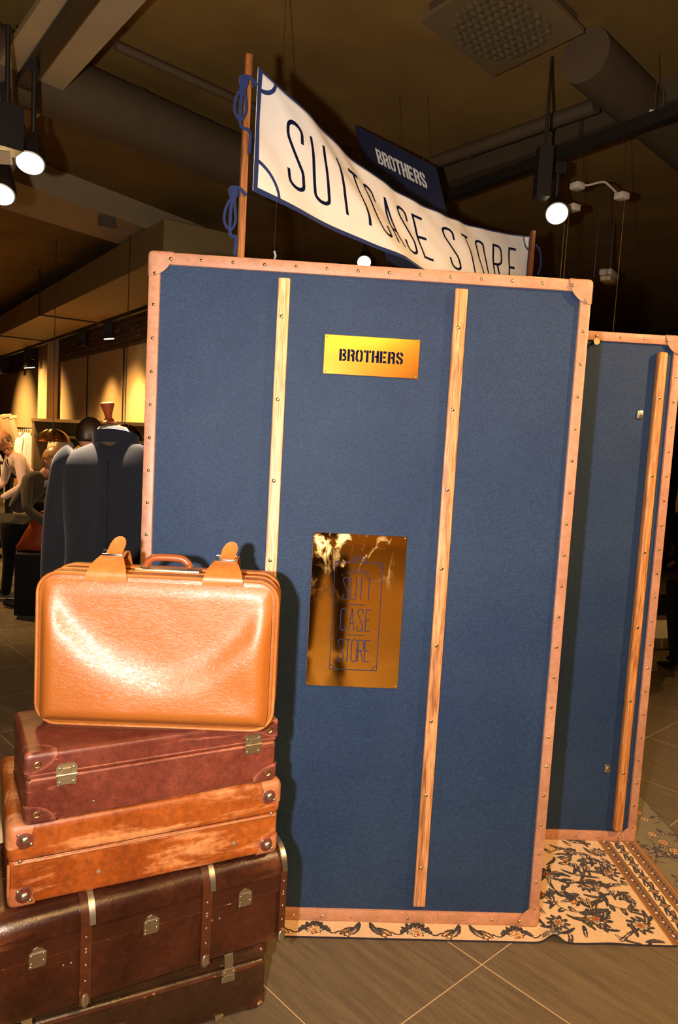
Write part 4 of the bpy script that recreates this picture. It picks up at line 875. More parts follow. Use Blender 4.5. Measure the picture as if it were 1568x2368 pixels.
# rectangular duct along the left wall with trapeze hangers
def wall3(s, off, z): return worg+wdir*s+wn*off+Vector((0, 0, z))
s1, s0 = wpt(-60, 820)[0], wpt(560, 600)[0]-.9
t = thing('rectangular_duct', 'long rectangular air duct under the ceiling along the left wall', 'duct', wall3((s0+s1)/2, .9, 2.95))
MB().add([wall3(s, o, z) for s in (s0, s1) for o in (.45, 1.15) for z in (2.98, 3.28)], [(0, 1, 3, 2), (4, 6, 7, 5), (0, 4, 5, 1), (2, 3, 7, 6), (0, 2, 6, 4), (1, 5, 7, 3)]).build('duct_body', M['duct_mid'], t, world=True)
for px in (60, 172):
    d_ = ray(px, 700); k = ((WD-.8)/(d_[:2]@WN)); s_ = (Vector(CAM+d_*k)-worg).dot(wdir)
    MB().tube([wall3(s_, 1.22, 3.5), wall3(s_, 1.22, 2.95), wall3(s_, .38, 2.95), wall3(s_, .38, 3.5)], .013, 8).build('hanger', M['black_metal'], t, world=True)
# wall track and its lamps
OFF = .42
ta_, tb2 = onwall(420, 678, OFF), onwall(-20, 842, OFF); tz_ = (ta_.z+tb2.z)/2
track((ta_.x, ta_.y, tz_), (tb2.x, tb2.y, tz_), 'black lighting track along the brick band of the left wall', .05)
for i, (px, py, lit) in enumerate(((252, 783, 1), (192, 800, 0), (68, 850, 1), (8, 865, 0))):
    p = onwall(px, py, .42); lb = ('wall spotlight with a bright rim, nearest to the navy panel', 'dark wall spotlight, second from the navy panel', 'bright wall spotlight left of the wall pier', 'dark wall spotlight at the left edge of the picture')[i]
    sc = p.length*0; hd = (Vector((p.x, p.y))-Vector((CAM[0], CAM[1]))).length
    t = thing('wall_spotlight', lb, 'spotlight', p, 0, 'wall washer spotlights'); T = Matrix.Translation(p) @ aim(p, p-wn*.16+Vector((0, 0, -1)))
    r = 11.5/1700*hd; MB().lathe([(r, 0), (r*.98, r*.3), (r*.45, r*1.7), (r*.3, r*1.9)], 20, T).build('lamp_housing', M['black_metal'], t, True, True)
    MB().lathe([(r*.93, -.006), (r*.94, -.002)], 20, T).build('lamp_lens', M['bulb_soft' if lit else 'black_metal'], t, world=True)
    MB().box((p.x, p.y, tz_-.09), (r*1.5, r*1.5, .18)).build('adapter_box', M['black_metal'], t, world=True)
    MB().tube([T @ Vector((0, 0, r*1.8)), (p.x, p.y, tz_-.1)], .02, 8).build('lamp_arm', M['black_metal'], t, world=True)
    light('SPOT', 'wall_beam', p+Vector((0, 0, -.12))+wn*(.25 if i < 2 else 1.5), (260 if i < 2 else 900) if lit else (160 if i < 2 else 700), (1, .62, .22), p-wn*.42+Vector((0, 0, 1.35-p.z)), .08, 80, 1)
pj = wpt(310, 960)[0]; light('SPOT', 'rail_fill', at(40, 700, 10.3), 900, (1, .70, .36), at(40, 1060, 12.0), .08, 60, 1)  # fill added near the rack to brighten the shirts, belongs to no fixture
light('SPOT', 'wall_beam', wall3(pj, 1.0, 2.8), 200, (1, .62, .22), wall3(pj, 0, 1.5), .08, 75, 1)
for px in (203, 286):
    s_, z_ = wpt(px, 960); t = thing('wall_cable', 'thin dark cable running straight down the plaster wall, %s' % ('nearer the pier' if px < 250 else 'above the right dome lamp'), 'cable', wall3(s_, .02, 1.6)); MB().tube([wall3(s_, .02, 1.62), wall3(s_, .02, 2.9)], .010, 6).build('cable', M['black_metal'], t, world=True)
# shelf cabinet, dome lamps, rack of shirts
M['cabinet'] = plain('cabinet_olive', (.16, .10, .04), .5); M['cabin_dark'] = plain('cabinet_inside', (.018, .010, .005), .6)
hdc = 11.0
cA, cB = at(74, 987, hdc), at(345, 969, 8.6); cd = (cB-cA); cd.z = 0; cl = cd.length; cdir = cd.normalized(); crz = math.atan2(cdir.y, cdir.x); ch = 1.63
t = thing('shelf_cabinet', 'olive brown open shelf cabinet standing against the plaster wall', 'cabinet', (cA.x, cA.y, 0), crz)
MB().bbox((0, .40, 0), (cl+.5, .44, ch)).build('back_panel', M['cabinet'], t)
MB().bbox((0, 0, 0), (.06, .40, ch)).build('side_panel', M['cabinet'], t); MB().bbox((cl+.44, 0, 0), (cl+.5, .40, ch)).build('side_panel', M['cabinet'], t)
MB().bbox((-.01, -.01, ch), (cl+.51, .45, ch+.04)).build('top_panel', M['cabinet'], t); MB().bbox((.06, .01, ch-.20), (cl+.44, .39, ch-.17)).build('shelf', M['cabin_dark'], t)
for z in (.95, .5): MB().bbox((.06, .01, z), (cl+.44, .39, z+.03)).build('shelf', M['cabin_dark'], t)
cabM = mat3(t)
def clothes(label, x, z, sx, sz, col, name='folded_shirt', g='folded clothes on the cabinet shelves'):
    m_ = M.get('fold'+str(col)) or cloth('folded_cloth', col, 300, .9, .1); M['fold'+str(col)] = m_
    p = cabM @ Vector((x, .2, z)); t_ = thing(name, label, 'shirt', p, crz, g)
    rsolid((-sx/2, -.14, 0), (sx/2, .14, sz), (.03, .03, sz*.4), 3, 4, lambda q_, ax, sg: .006*nz(q_, 12)).build('folded_body', m_, t_, True)
    MB().tube([(-sx*.25, -.13, sz*.95), (0, -.15, sz*1.05), (sx*.25, -.13, sz*.95)], .012, 8).build('collar', m_, t_, True)
clothes('bright white folded shirt on the cabinet under the left dome lamp', .42, .98, .26, .40, (.75, .68, .55))
clothes('beige folded garment on the cabinet shelf above the blond man', .75, .98, .34, .30, (.50, .33, .14))
clothes('folded beige cloth pile on the cabinet shelf beside the dark haired head', 1.15, .98, .34, .34, (.48, .32, .16))
m, ns, ls, b = newmat('ribbed_gold'); setp(b, rough=.14, metal=1); ls.new(mix(ns, ls, noisen(ns, ls, coords(ns, ls), 4, 2), (.75, .48, .16), (.85, .58, .24)), b.inputs['Base Color']); M['gold'] = m
def domelamp(p, r, label):
    t = thing('dome_lamp', label, 'pendant lamp', p, 0, 'ribbed dome lamps'); pr = []; n = 15
    for i in range(n+1):
        a = i/n*PI*.5; R_ = r*math.cos(a); z = r*.74*math.sin(a); pr += [(max(R_, .012)*1.02, z-.004), (max(R_, .012)*.96, z+.006)] if i < n else [(.012, z)]
    MB().lathe(pr, 32).build('lamp_shade', M['gold'], t, True, False, 25)
    MB().tube([(0, 0, r*.70), (0, 0, 3.5-p.z)], .004, 8).build('lamp_cord', M['black_metal'], t); MB().ball((0, 0, .05), .05).build('bulb', M['whiteink'], t, True)
    light('POINT', 'dome_lamp_light', (p.x, p.y, p.z-.02), 12, WARM, None, .05)
domelamp(at(122, 1020, 8.4), .172, 'ribbed gold dome lamp above the blond man, left of the two')
domelamp(at(288, 1012, 7.0), .160, 'ribbed gold dome lamp right of the mannequin neck, near the panel')
# rack of shirts
r0, r1 = at(28, 992, 12.2), at(71, 989, 11.6); rd = (r1-r0); rd.z = 0; rl = rd.length; rdd = rd.normalized()
t = thing('clothes_rail', 'metal clothes rail full of pale shirts against the left wall', 'clothes rail', (r0.x, r0.y, 0), math.atan2(rdd.y, rdd.x)); zt = (r0.z+r1.z)/2
MB().tube([(-.1, 0, zt), (rl+.1, 0, zt)], .014, 8).build('rail', M['chrome'], t); MB().tube([(-.1, 0, 0), (-.1, 0, zt)], .014, 8).build('leg', M['chrome'], t); MB().tube([(rl+.1, 0, 0), (rl+.1, 0, zt)], .014, 8).build('leg', M['chrome'], t)
shm = [cloth('shirt_white', (.74, .66, .52), 200, .9, .05), cloth('shirt_blue', (.36, .36, .36), 200, .9, .08), cloth('shirt_dark', (.16, .10, .06), 200, .9, .1)]
cols = [1, 1, 0, 0, 0, 0, 2, 0, 0]
names = ['leftmost pale grey shirt on the clothes rail', 'second grey shirt from the left on the rail', 'white shirt hanging third on the clothes rail', 'white shirt in the middle of the rail, left one', 'white shirt in the middle of the rail, right one', 'cream shirt just left of the dark one on the rail', 'narrow dark shirt between the white ones on the rail', 'white shirt just right of the dark one on the rail', 'last white shirt on the rail beside the cabinet']
for i in range(9):
    x = rl*(i+.3)/9.2; p = Vector((r0.x, r0.y, zt))+rdd*x; t = thing('hanging_shirt', names[i], 'shirt', p, math.atan2(rdd.y, rdd.x)-1.05, 'shirts on the clothes rail')
    mb = MB(); n = 12; wd = rl/9*1.25; rows = [(-.06, .05), (-.10, .20), (-.16, .36), (-.4, .38), (-.7, .37), (-1.12, .38)]
    vs = []
    for z, hw in rows:
        for k in range(n): a = 2*PI*k/n; vs.append((hw/2*math.cos(a), .028*(1+.4*math.sin(3*a+i))*math.sin(a)*(1+abs(z)), z))
    mb.add(vs, [(j*n+k, j*n+(k+1) % n, (j+1)*n+(k+1) % n, (j+1)*n+k) for j in range(len(rows)-1) for k in range(n)]+[tuple(range(n)), tuple((len(rows)-1)*n+k for k in range(n))]).build('shirt_body', shm[cols[i]], t, True)
    for sg in (-1, 1): MB().tube([(sg*.17, 0, -.13), (sg*.21, 0, -.3), (sg*.20, .01, -.75)], [.04, .045, .035], 8).build('sleeve', shm[cols[i]], t, True)
    MB().tube([(0, 0, -.05), (0, 0, .0), (.01, 0, .02), (.02, 0, .01)], .004, 6).build('hanger_hook', M['black_metal'], t, True)
M['carton'] = plain('carton', (.48, .30, .12), .7)
for i, (px, py, hd, sx, sz, tl, lb) in enumerate(((6, 1041, 11, .22, .13, 0, 'lower brown box of the stack left of the shirts'), (6, 1024, 11, .22, .12, 0, 'small brown box on top of the stack, left of the shirts'), (12, 990, 11, .12, .36, -.3, 'tall leaning brown box above the box stack'), (24, 988, 11.2, .12, .3, -.3, 'second leaning brown box, next to the shirts'))):
    p = at(px, py, hd); o = thing('storage_box', lb, 'box', (p.x, p.y, p.z-sz/2), .6, 'brown boxes at the left wall'); R_ = Matrix.Rotation(tl, 3, 'Y')
    MB().box((0, 0, sz/2), (sx, .2, sz), R_).build('carton', M['carton'], o); MB().box((0, 0, sz*.95), (sx+.01, .21, .03), R_).build('box_lid', M['carton'], o)
p = at(6, 1068, 11); o = thing('wall_shelf', 'dark wall shelf carrying the brown boxes at the left edge', 'shelf', (p.x, p.y, p.z), .6); MB().bbox((-1.0, -.15, -.03), (.16, .25, .0)).build('board', M['cabin_dark'], o); MB().bbox((-.9, -.1, -p.z), (-.86, .2, -.03)).build('leg', M['cabin_dark'], o); MB().bbox((.08, -.1, -p.z), (.12, .2, -.03)).build('leg', M['cabin_dark'], o)
# ---------------------------------------------------------------- mannequin with jacket
M['wool'] = cloth('charcoal_wool', (.0098, .0104, .0150), 500, .9, .12, .10); M['wool_in'] = cloth('jacket_pocket_flap', (.10, .07, .05), 500, .9, .1)
mc = at(268, 1200, 2.95); mt = thing('mannequin', 'tailor mannequin seen from behind, with a dark wooden finial on its neck', 'mannequin', (mc.x, mc.y, 0), -.05)
zn = at(250, 990, 2.95).z
TH = M['tan_trim']
MB().lathe([(.062, zn-.11), (.060, zn-.03), (.058, zn-.006), (.05, zn+.006), (.02, zn+.012)], 24, Matrix.Translation((-.02, 0, 0))).build('neck', cloth('mannequin_linen', (.07, .045, .02), 300, .85, .1), mt, True)
MB().lathe([(.030, zn+.006), (.034, zn+.012), (.018, zn+.020), (.012, zn+.030), (.017, zn+.05), (.025, zn+.075), (.027, zn+.082), (.018, zn+.088), (.003, zn+.089)], 24, Matrix.Translation((-.035, 0, 0)) @ Matrix.Rotation(-.12, 4, 'Y') @ Matrix.Translation((.19, 0, 0))).build('finial', leather('finial_wood', (.24, .05, .012), (.15, .03, .01), (.45, .14, .04), .8, .2), mt, True)
MB().tube([(0, 0, .03), (0, 0, .9)], .018, 12).build('stand_pole', M['black_metal'], mt, True); MB().lathe([(.19, 0), (.19, .012), (.03, .03), (.018, .04)], 28).build('stand_base', M['black_metal'], mt, True)
jt = thing('suit_jacket', 'charcoal suit jacket on the mannequin, seen from behind', 'jacket', (mc.x, mc.y, zn-.85), -.05); zj = zn-(zn-.85)
def loft(rows, n=40, xs=0):
    vs = []
    for (z, hw, dp, cy) in rows:
        for k in range(n):
            a = 2*PI*k/n; c, s = math.cos(a), math.sin(a); e = .75
            vs.append((hw*math.copysign(abs(c)**e, c), cy+dp*math.copysign(abs(s)**e, s), z))
    return vs, [(j*n+k, j*n+(k+1) % n, (j+1)*n+(k+1) % n, (j+1)*n+k) for j in range(len(rows)-1) for k in range(n)]+[tuple(range(n)), tuple((len(rows)-1)*n+k for k in range(n))]
rows = [(zj-.045, .062, .055, .0), (zj-.062, .10, .062, .0), (zj-.082, .150, .072, .0), (zj-.105, .190, .085, .0), (zj-.14, .207, .10, .002), (zj-.20, .208, .115, .004), (zj-.30, .205, .12, .006), (zj-.40, .192, .112, .008), (zj-.50, .186, .108, .01), (zj-.62, .200, .118, .008), (zj-.74, .218, .125, .006)]
vs, fs = loft(rows, 48)
vs = [Vector((x, y+(.006*math.exp(-(x/.02)**2) if y < 0 else 0)-.006*math.sin(x*34+z*9)*math.exp(-((z-(zj-.42))/.13)**2)*(1 if y < 0 else 0), z)) for x, y, z in vs]
sub(MB().add(vs, fs).build('jacket_body', M['wool'], jt, True, False, 180), 1)
MB().tube([(0, -.121+.004, zj-.12), (0, -.125+.012, zj-.3), (0, -.112+.012, zj-.5), (0, -.122+.008, zj-.72)], .0016, 6).build('back_seam', M['black_metal'], jt, True)
for sg in (-1, 1):
    pts = spl([(sg*.158, 0, zj-.112), (sg*.186, -.004, zj-.140), (sg*.200, -.010, zj-.21), (sg*.216, -.012, zj-.31), (sg*.230, .0, zj-.41), (sg*.250, .03, zj-.54), (sg*.264, .06, zj-.66)], 5)
    n = len(pts); rr = [.052+.010*math.sin(min(1, i/8)*PI/2)-.018*i/n for i in range(n)]; rr[0] = .035
    sl = MB().tube(pts, rr, 18).build('sleeve', M['wool'], jt, True, False, 180)
    fl_ = MB().bbox((sg*.205-.04, -.118, zj-.63), (sg*.205+.028, -.095, zj-.58), .006).build('pocket_flap', M['wool_in'], jt, True)
col_ = []
for i in range(25):
    a = PI*(1.0+i/24); col_.append((-.01+.085*math.cos(a), .01+.072*math.sin(a), zj-.052+.026*math.sin(a+PI)))
MB().strip(col_, .05, .008, (0, 0, 1)).build('collar', M['wool'], jt, True, False, 60)
MB().tube([(x*.93, y*.95, z+.024) for x, y, z in col_], .0028, 6).build('collar_lining', plain('blue_piping', (.10, .22, .42), .5), jt, True)
# ---------------------------------------------------------------- people
M['skin'] = plain('skin', (.52, .24, .12), .5); M['skin2'] = plain('skin_ruddy', (.48, .20, .09), .5); M['black_cloth'] = cloth('black_cloth', (.0035, .003, .003), 400, .95, .1, .02)
M['brown_cloth'] = cloth('dark_brown_jacket', (.045, .032, .018), 400, .85, .15); M['pink_shirt'] = cloth('pale_pink_shirt', (.52, .38, .34), 300, .85, .06); M['blue_shirt'] = cloth('pale_blue_shirt', (.26, .29, .36), 300, .85, .06)
M['hair_dark'] = plain('dark_hair', (.025, .010, .005), .45); M['hair_blond'] = plain('blond_hair', (.34, .17, .05), .4); M['hair_fair'] = plain('long_fair_hair', (.62, .38, .15), .45); M['hair_grey'] = plain('short_grey_hair', (.16, .08, .04), .6)
def skinmesh(name, joints, bones, mat, parent, lv=2):
    # joints: dict name -> (point, radius); one continuous surface grown over the bones
    ks = list(joints); me = bpy.data.meshes.new(name); me.from_pydata([tuple(joints[k][0]) for k in ks], [(ks.index(a), ks.index(b_)) for a, b_ in bones], []); me.materials.append(mat)
    o = bpy.data.objects.new(name, me); C.objects.link(o); o.parent = parent
    md = o.modifiers.new('skin', 'SKIN'); md.use_smooth_shade = True
    sv = me.skin_vertices[0].data
    for v, k in zip(sv, ks): v.radius = joints[k][1] if hasattr(joints[k][1], '__len__') else (joints[k][1],)*2; v.use_root = (k == 'pelvis')
    s2 = o.modifiers.new('sub', 'SUBSURF'); s2.levels = lv; s2.render_levels = lv
    return o
def head(parent, c, R, mat, hairmat, hair, s=1.0):
    # R: rotation, face towards local -Y
    n1, n2 = 28, 22; vs = []
    T = Matrix.Translation(Vector(c)) @ R.to_4x4()
    for i in range(n2+1):
        ph = PI*i/n2
        for k in range(n1):
            th = 2*PI*k/n1; x, y, z = math.sin(ph)*math.cos(th), math.sin(ph)*math.sin(th), math.cos(ph)
            X, Y, Z = x*.073, y*.095, z*.115
            if z < 0: X *= 1-.32*(-z)**1.2; Y = Y*(1-.25*(-z)) - (.012 if y < 0 else -.01)*(-z)
            if y < -.3:
                Y -= .024*math.exp(-(x/.16)**2-((z+.12)/.16)**2)          # nose
                Y += .009*(math.exp(-((abs(x)-.38)/.17)**2-((z-.08)/.11)**2))   # eye sockets
                Y -= .006*math.exp(-(x/.35)**2-((z-.22)/.08)**2)          # brow
                Y -= .008*math.exp(-(x/.3)**2-((z+.52)/.07)**2)-.004*math.exp(-(x/.3)**2-((z+.50)/.02)**2)
                Y -= .010*math.exp(-(x/.3)**2-((z+.82)/.12)**2)          # chin
            vs.append(T @ (Vector((X, Y, Z))*s))
    fs = [(i*n1+k, i*n1+(k+1) % n1, (i+1)*n1+(k+1) % n1, (i+1)*n1+k) for i in range(n2) for k in range(n1)]
    h = MB().add(vs, fs).build('head', mat, parent, True, False, 180)
    for sg in (-1, 1):
        MB().ball(T @ (Vector((sg*.075, .008, -.012))*s), .032*s, (.28, .6, 1), 12, R).build('ear', mat, parent, True)
        MB().ball(T @ (Vector((sg*.028, -.078, .010))*s), .011*s, (1, .7, .8), 10, R).build('eye', M['whiteink'], parent, True)
        MB().tube([T @ (Vector((sg*a, -.093+abs(a-.028)*.25, .032-abs(a-.03)*.2))*s) for a in (.012, .028, .048)], .0035*s, 6).build('eyebrow', hairmat, parent, True)
    MB().tube([T @ (Vector((a, -.096+a*a*9, -.058))*s) for a in (-.022, -.01, 0, .01, .022)], .0042*s, 8).build('mouth', M['skin2'] if mat is not M['skin2'] else M['hair_grey'], parent, True)
    vs = []; keep = {}
    for i in range(n2+1):
        ph = PI*i/n2
        for k in range(n1):
            th = 2*PI*k/n1; x, y, z = math.sin(ph)*math.cos(th), math.sin(ph)*math.sin(th), math.cos(ph)
            g_ = 1.06+.03*noise.noise(Vector((x*4, y*4, z*4)))+hair.get('puff', 0)
            vs.append(T @ (Vector((x*.075, y*.098, z*.117))*g_*s)); keep[(i, k)] = (z > hair['front'] if y < -.25 else z > hair['side'] if y < .25 else z > hair['back']) and not (hair.get('bald') and z > hair['bald'])
    fs = [(i*n1+k, i*n1+(k+1) % n1, (i+1)*n1+(k+1) % n1, (i+1)*n1+k) for i in range(n2) for k in range(n1) if keep[(i, k)] and keep[(i+1, (k+1) % n1)]]
    ho = MB().add(vs, fs).build('hair', hairmat, parent, True, False, 180); sd = ho.modifiers.new('solid', 'SOLIDIFY'); sd.thickness = .008*s; sd.offset = -1
    if hair.get('long'):
        for k in range(30):
            a = PI*(-.15+1.3*k/29); p0 = Vector((.07*math.cos(a), .085*math.sin(a), .03)); p1 = Vector((.085*math.cos(a), .10*math.sin(a)+.01, -.13)); p2 = Vector((.09*math.cos(a), .095*math.sin(a)+.02, -.30-.03*math.sin(k*2.1)))
            MB().tube([T @ (p*s) for p in (p0, p1, p2)], [.016, .018, .006], 8).build('hair_lock', hairmat, parent, True)
    return h
def hand(parent, wrist, direction, up, s=1.0, mat=None):
    d = Vector(direction).normalized(); u = Vector(up); u = (u-d*u.dot(d)).normalized(); sd = d.cross(u); W0 = Vector(wrist)
    J = {'pelvis': (W0, (.024*s, .017*s)), 'palm': (W0+d*.05*s, (.034*s, .014*s))}; Bn = [('pelvis', 'palm')]
    for i, (o, L) in enumerate(((-.030, .068), (-.010, .078), (.010, .074), (.029, .058))):
        b0 = W0+d*.082*s+sd*o*s
        J['k%d' % i] = (b0, .0095*s); J['m%d' % i] = (b0+d*L*.45*s-u*.012*s, .0085*s); J['t%d' % i] = (b0+d*L*.75*s-u*.038*s, .007*s); Bn += [('palm', 'k%d' % i), ('k%d' % i, 'm%d' % i), ('m%d' % i, 't%d' % i)]
    J['th0'] = (W0+d*.03*s-sd*.035*s-u*.01*s, .011*s); J['th1'] = (W0+d*.065*s-sd*.052*s-u*.024*s, .009*s); Bn += [('pelvis', 'th0'), ('th0', 'th1')]
    return skinmesh('hand', J, Bn, mat or M['skin'], parent, 1)
def figure(label, loc, rz, H, coat, legs, shirt, pose, hairmat, hair, skin, g=None, shoes='black_cloth', bootwidth=0):
    # standing figure, local +x right, facing local -Y; pose: lean forward angle, arm targets
    t = thing('person', label, 'person', loc, rz, g); k = H/1.78; ln = pose.get('lean', 0)
    hip = Vector((0, 0, .93*k)); up_ = Vector((0, -math.sin(ln), math.cos(ln)))
    f = lambda x, a, y=0: hip+Vector((x*k, 0, 0))+up_*a*k+Vector((0, -math.cos(ln), -math.sin(ln)))*y*k
    J = {'pelvis': (hip, (.135*k, .10*k)), 'waist': (f(0, .16), (.125*k, .09*k)), 'chest': (f(0, .36), (.15*k, .105*k)), 'base': (f(0, .49), (.085*k, .07*k))}
    Bn = [('pelvis', 'waist'), ('waist', 'chest'), ('chest', 'base')]
    nk = {'pelvis': (f(0, .47), .055*k), 'neck': (f(0, .56, .01), .05*k), 'top': (f(0, .62, .03), .05*k)}
    for sg, nm in ((-1, 'l'), (1, 'r')):
        el, wr_ = pose[nm]; J['sh'+nm] = (f(sg*.165, .45), .062*k); J['el'+nm] = (Vector(el)*k, .048*k); J['wr'+nm] = (Vector(wr_)*k, .036*k); Bn += [('base', 'sh'+nm), ('sh'+nm, 'el'+nm), ('el'+nm, 'wr'+nm)]
    skinmesh('jacket', J, Bn, M[coat], t)
    sx = pose.get('stance', .09); fy = pose.get('step', .0)
    L = {'pelvis': (hip+Vector((0, 0, -.02)), (.13*k, .10*k))}; Bl = []
    for sg, nm in ((-1, 'l'), (1, 'r')):
        L['th'+nm] = (Vector((sg*.085*k, 0, .78*k)), .088*k); L['kn'+nm] = (Vector((sg*sx*k, -.02*k+sg*fy*.5, .48*k)), .060*k); L['an'+nm] = (Vector((sg*(sx+.005)*k, .02*k+sg*fy, .10*k)), .046*k); Bl += [('pelvis', 'th'+nm), ('th'+nm, 'kn'+nm), ('kn'+nm, 'an'+nm)]
    skinmesh('trousers', L, Bl, M[legs], t)
    for sg, nm in ((-1, 'l'), (1, 'r')):
        a = Vector(L['an'+nm][0]); SJ = {'pelvis': (Vector((a.x, a.y+.01, .05*k)), .046*k), 'mid': (Vector((a.x+sg*.01, a.y-.09*k, .040*k)), (.045*k, .034*k)), 'toe': (Vector((a.x+sg*.02, a.y-.18*k, .030*k)), (.036*k, .024*k))}
        if bootwidth: SJ['shaft'] = (Vector((a.x, a.y, .27*k)), bootwidth)
        skinmesh('boot' if bootwidth else 'shoe', SJ, [('pelvis', 'mid'), ('mid', 'toe')]+([('pelvis', 'shaft')] if bootwidth else []), M[shoes], t, 1)
        w0 = Vector(J['wr'+nm][0]); e0 = Vector(J['el'+nm][0]); hand(t, w0+(w0-e0).normalized()*.02, (w0-e0), pose.get('hup', (0, -.2, 1)) , k, M[skin])
    skinmesh('neck', nk, [('pelvis', 'neck'), ('neck', 'top')], M[skin], t, 1)
    if shirt: skinmesh('shirt_front', {'pelvis': (f(0, .40, .075), (.04*k, .04*k)), 'b': (f(0, .50, .045), (.045*k, .03*k))}, [('pelvis', 'b')], M[shirt], t, 1)
    hr = pose.get('head', (0, 0, 0)); R_ = Matrix.Rotation(hr[2], 3, 'Z') @ Matrix.Rotation(hr[0], 3, 'X')
    hc = f(0, .62, .03)+Vector((0, 0, .085*k))+R_ @ Vector((0, -.015, 0)); head(t, hc, R_, M[skin], M[hairmat], hair, k)
    return t
HS = {'front': .45, 'side': .0, 'back': -.35}
def ground(px, py, hd): p = at(px, py, hd); return (p.x, p.y, 0)
# photographer, standing just behind the camera and mirrored in the large brass plate
figure('person in dark clothes holding up a camera, seen only mirrored in the large brass plate', (.67, -2.74, 0), PI, 1.72, 'black_cloth', 'black_cloth', None, {'l': ((-.26, -.10, 1.17), (-.08, -.26, 1.40)), 'r': ((.28, -.10, 1.17), (.16, -.27, 1.40)), 'stance': .11}, 'hair_dark', HS, 'skin')
# dark haired man behind the mannequin
gx = ground(196, 1100, 4.7); figure('person with short dark hair, only the back of the head showing behind the mannequin', gx, -.35+PI, 1.66, 'black_cloth', 'black_cloth', None, {'l': ((-.26, 0, 1.1), (-.24, -.08, .86)), 'r': ((.26, 0, 1.1), (.24, -.08, .86))}, 'hair_dark', HS, 'skin')
# blond man bending over the table, facing right
gx = ground(36, 1200, 6.9); figure('blond person in dark jacket and pale blue shirt leaning forward to the right', gx, 1.15, 1.58, 'brown_cloth', 'black_cloth', 'blue_shirt', {'lean': .72, 'l': ((-.26, -.40, 1.00), (-.16, -.60, .84)), 'r': ((.27, -.34, 1.00), (.20, -.56, .84)), 'head': (.25, 0, 0)}, 'hair_blond', {'front': .15, 'side': -.05, 'back': -.6, 'puff': .06}, 'skin')
gx = ground(86, 1200, 8.4); figure('balding person in a black vest over a pale pink shirt, looking down to the left', gx, -.9, 1.66, 'pink_shirt', 'black_cloth', 'black_cloth', {'lean': .6, 'l': ((-.30, -.28, 1.02), (-.20, -.50, .88)), 'r': ((.30, -.26, 1.02), (.22, -.46, .88)), 'head': (.45, 0, 0)}, 'hair_grey', {'front': .9, 'side': -.1, 'back': -.4, 'bald': .35}, 'skin2')
gx = ground(-34, 1200, 9.4); figure('person in black at the left edge, mostly outside the picture', gx, .9, 1.72, 'black_cloth', 'black_cloth', None, {'l': ((-.26, -.1, 1.1), (-.2, -.3, 1.0)), 'r': ((.26, -.1, 1.1), (.2, -.3, 1.0)), 'lean': .1}, 'hair_dark', HS, 'skin2')
# woman at the right edge
gx = onz(1552, 1545, 0); figure('person with long fair hair, black coat and boots at the right edge', (gx.x+.03, gx.y, 0), PI+.25, 1.47, 'black_cloth', 'black_cloth', None, {'l': ((-.26, .03, 1.08), (-.16, -.20, .98)), 'r': ((.26, .03, 1.08), (.16, -.20, .98)), 'stance': .09, 'step': .06}, 'hair_fair', {'front': .4, 'side': -.3, 'back': -.7, 'puff': .06, 'long': 1}, 'skin', bootwidth=.062)
# table with black top and tubular frame, clothes and bag
tz = .70; tp = ground(30, 1390, 7.05); ta = math.radians(12)
t = thing('display_table', 'black display table with a thin brass tube frame, in front of the bending people', 'table', (tp[0]-.35, tp[1]+.3, 0), ta)
MB().bbox((-.75, -.38, tz-.22), (.85, .42, tz-.0), .006).build('table_box', M['black_flat'], t); MB().bbox((-.1, -.385, tz-.13), (.30, -.379, tz-.12)).build('drawer_handle', M['oldbrass'], t); MB().bbox((-.45, -.385, tz-.09), (-.34, -.379, tz-.075)).build('drawer_handle', M['oldbrass'], t)
for x in (-.68, .10, .80):
    MB().tube([(x, -.34, tz-.22), (x, -.34, .02), (x, .38, .02), (x, .38, tz-.22)], .014, 8).build('leg_frame', M['oldbrass'], t)
MB().tube([(-.68, -.34, .02), (.80, -.34, .02)], .014, 8).build('floor_rail', M['oldbrass'], t)
TM = mat3(t)
for lb, x, col, sz in (('grey white garment folded on the black table', -.36, (.42, .38, .34), (.22, .14)), ('red garment on the black table, right of the grey one', -.14, (.42, .025, .012), (.15, .15)), ('small white cloth under the red garment on the table', -.05, (.70, .66, .60), (.20, .045))):
    p = TM @ Vector((x, -.2 if 'white cloth' not in lb else -.30, tz+(.001))); o = thing('folded_garment', lb, 'garment', p, ta, 'garments on the black table')
    rsolid((-sz[0]/2, -.08, 0), (sz[0]/2, .12, sz[1]), (.03, .03, sz[1]*.35), 3, 5, lambda q_, ax, sg: .012*nz(q_, 9)).build('folded_cloth', cloth('garment_cloth', col, 300, .9, .1), o, True)
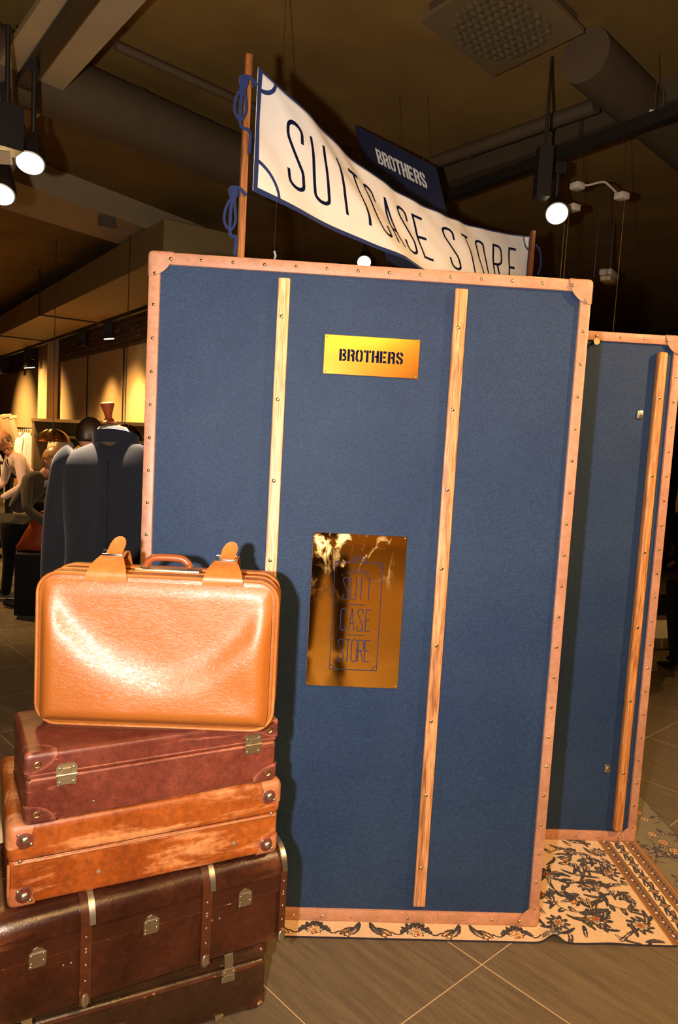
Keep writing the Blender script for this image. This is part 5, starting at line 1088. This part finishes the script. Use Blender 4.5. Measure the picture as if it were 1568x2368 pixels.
# brown leather bag hanging before the table
p = at(92, 1228, 6.5); t = thing('leather_bag', 'glossy red brown leather bag on a black plinth, left of the jacket sleeve', 'bag', (p.x, p.y, p.z-.17), .1)
rows = [(0, .02, .03, 0), (.015, .13, .06, 0), (.06, .15, .085, 0), (.14, .13, .08, 0), (.22, .10, .065, 0), (.30, .085, .045, 0), (.33, .05, .02, 0)]
vs, fs = loft(rows, 24); vs = [Vector((x-.07*max(0, .06-z)/.06*(1 if x < 0 else 0)+z*.22-.03, y, z)) for x, y, z in vs]
sub(MB().add(vs, fs).build('bag_body', leather('glossy_bag', (.20, .035, .008), (.12, .018, .005), (.42, .12, .02), .58, .25, 9, (1, 1, 1), .1), t, True, False, 180), 1)
MB().tube([(0, -.01, .26), (.01, -.02, .33), (.06, -.02, .35), (.10, -.01, .28)], .008, 8).build('bag_handle', M['cognac'], t, True)
MB().bbox((.03, -.012, .275), (.07, .012, .30), .004).build('white_tag', M['whiteink'], t)
bz = p.z-.17; o = thing('display_plinth', 'black plinth carrying the red brown leather bag', 'plinth', (p.x+.05, p.y, 0), .1); MB().bbox((-.20, -.16, .03), (.26, .18, bz-.001), .006).build('plinth_body', M['black_flat'], o); MB().bbox((-.18, -.14, 0), (.24, .16, .03)).build('plinth_base', M['cabin_dark'], o)
# things behind the woman
p = onz(1548, 1500, 0); o = thing('display_plinth', 'low pale plinth behind the boots at the right edge', 'plinth', (p.x+.35, p.y+.35, 0), .2); MB().bbox((-.7, -.3, 0), (.8, .3, .10), .006).build('plinth_top', M['whiteink'], o); MB().bbox((-.68, -.28, 0), (.78, .28, .03)).build('plinth_base', M['black_metal'], o)
o = thing('display_table', 'dark display table standing behind the fair haired person at right', 'table', (p.x+.6, p.y+1.6, 0), .2); MB().bbox((-.8, -.4, .62), (.9, .4, .70), .006).build('table_top', M['cabin_dark'], o)
for sx in (-.75, .85):
    for sy in (-.35, .35): MB().bbox((sx-.02, sy-.02, 0), (sx+.02, sy+.02, .62)).build('leg', M['cabin_dark'], o)
MB().box((0, 0, 0), (.01, .01, .01)) if False else None
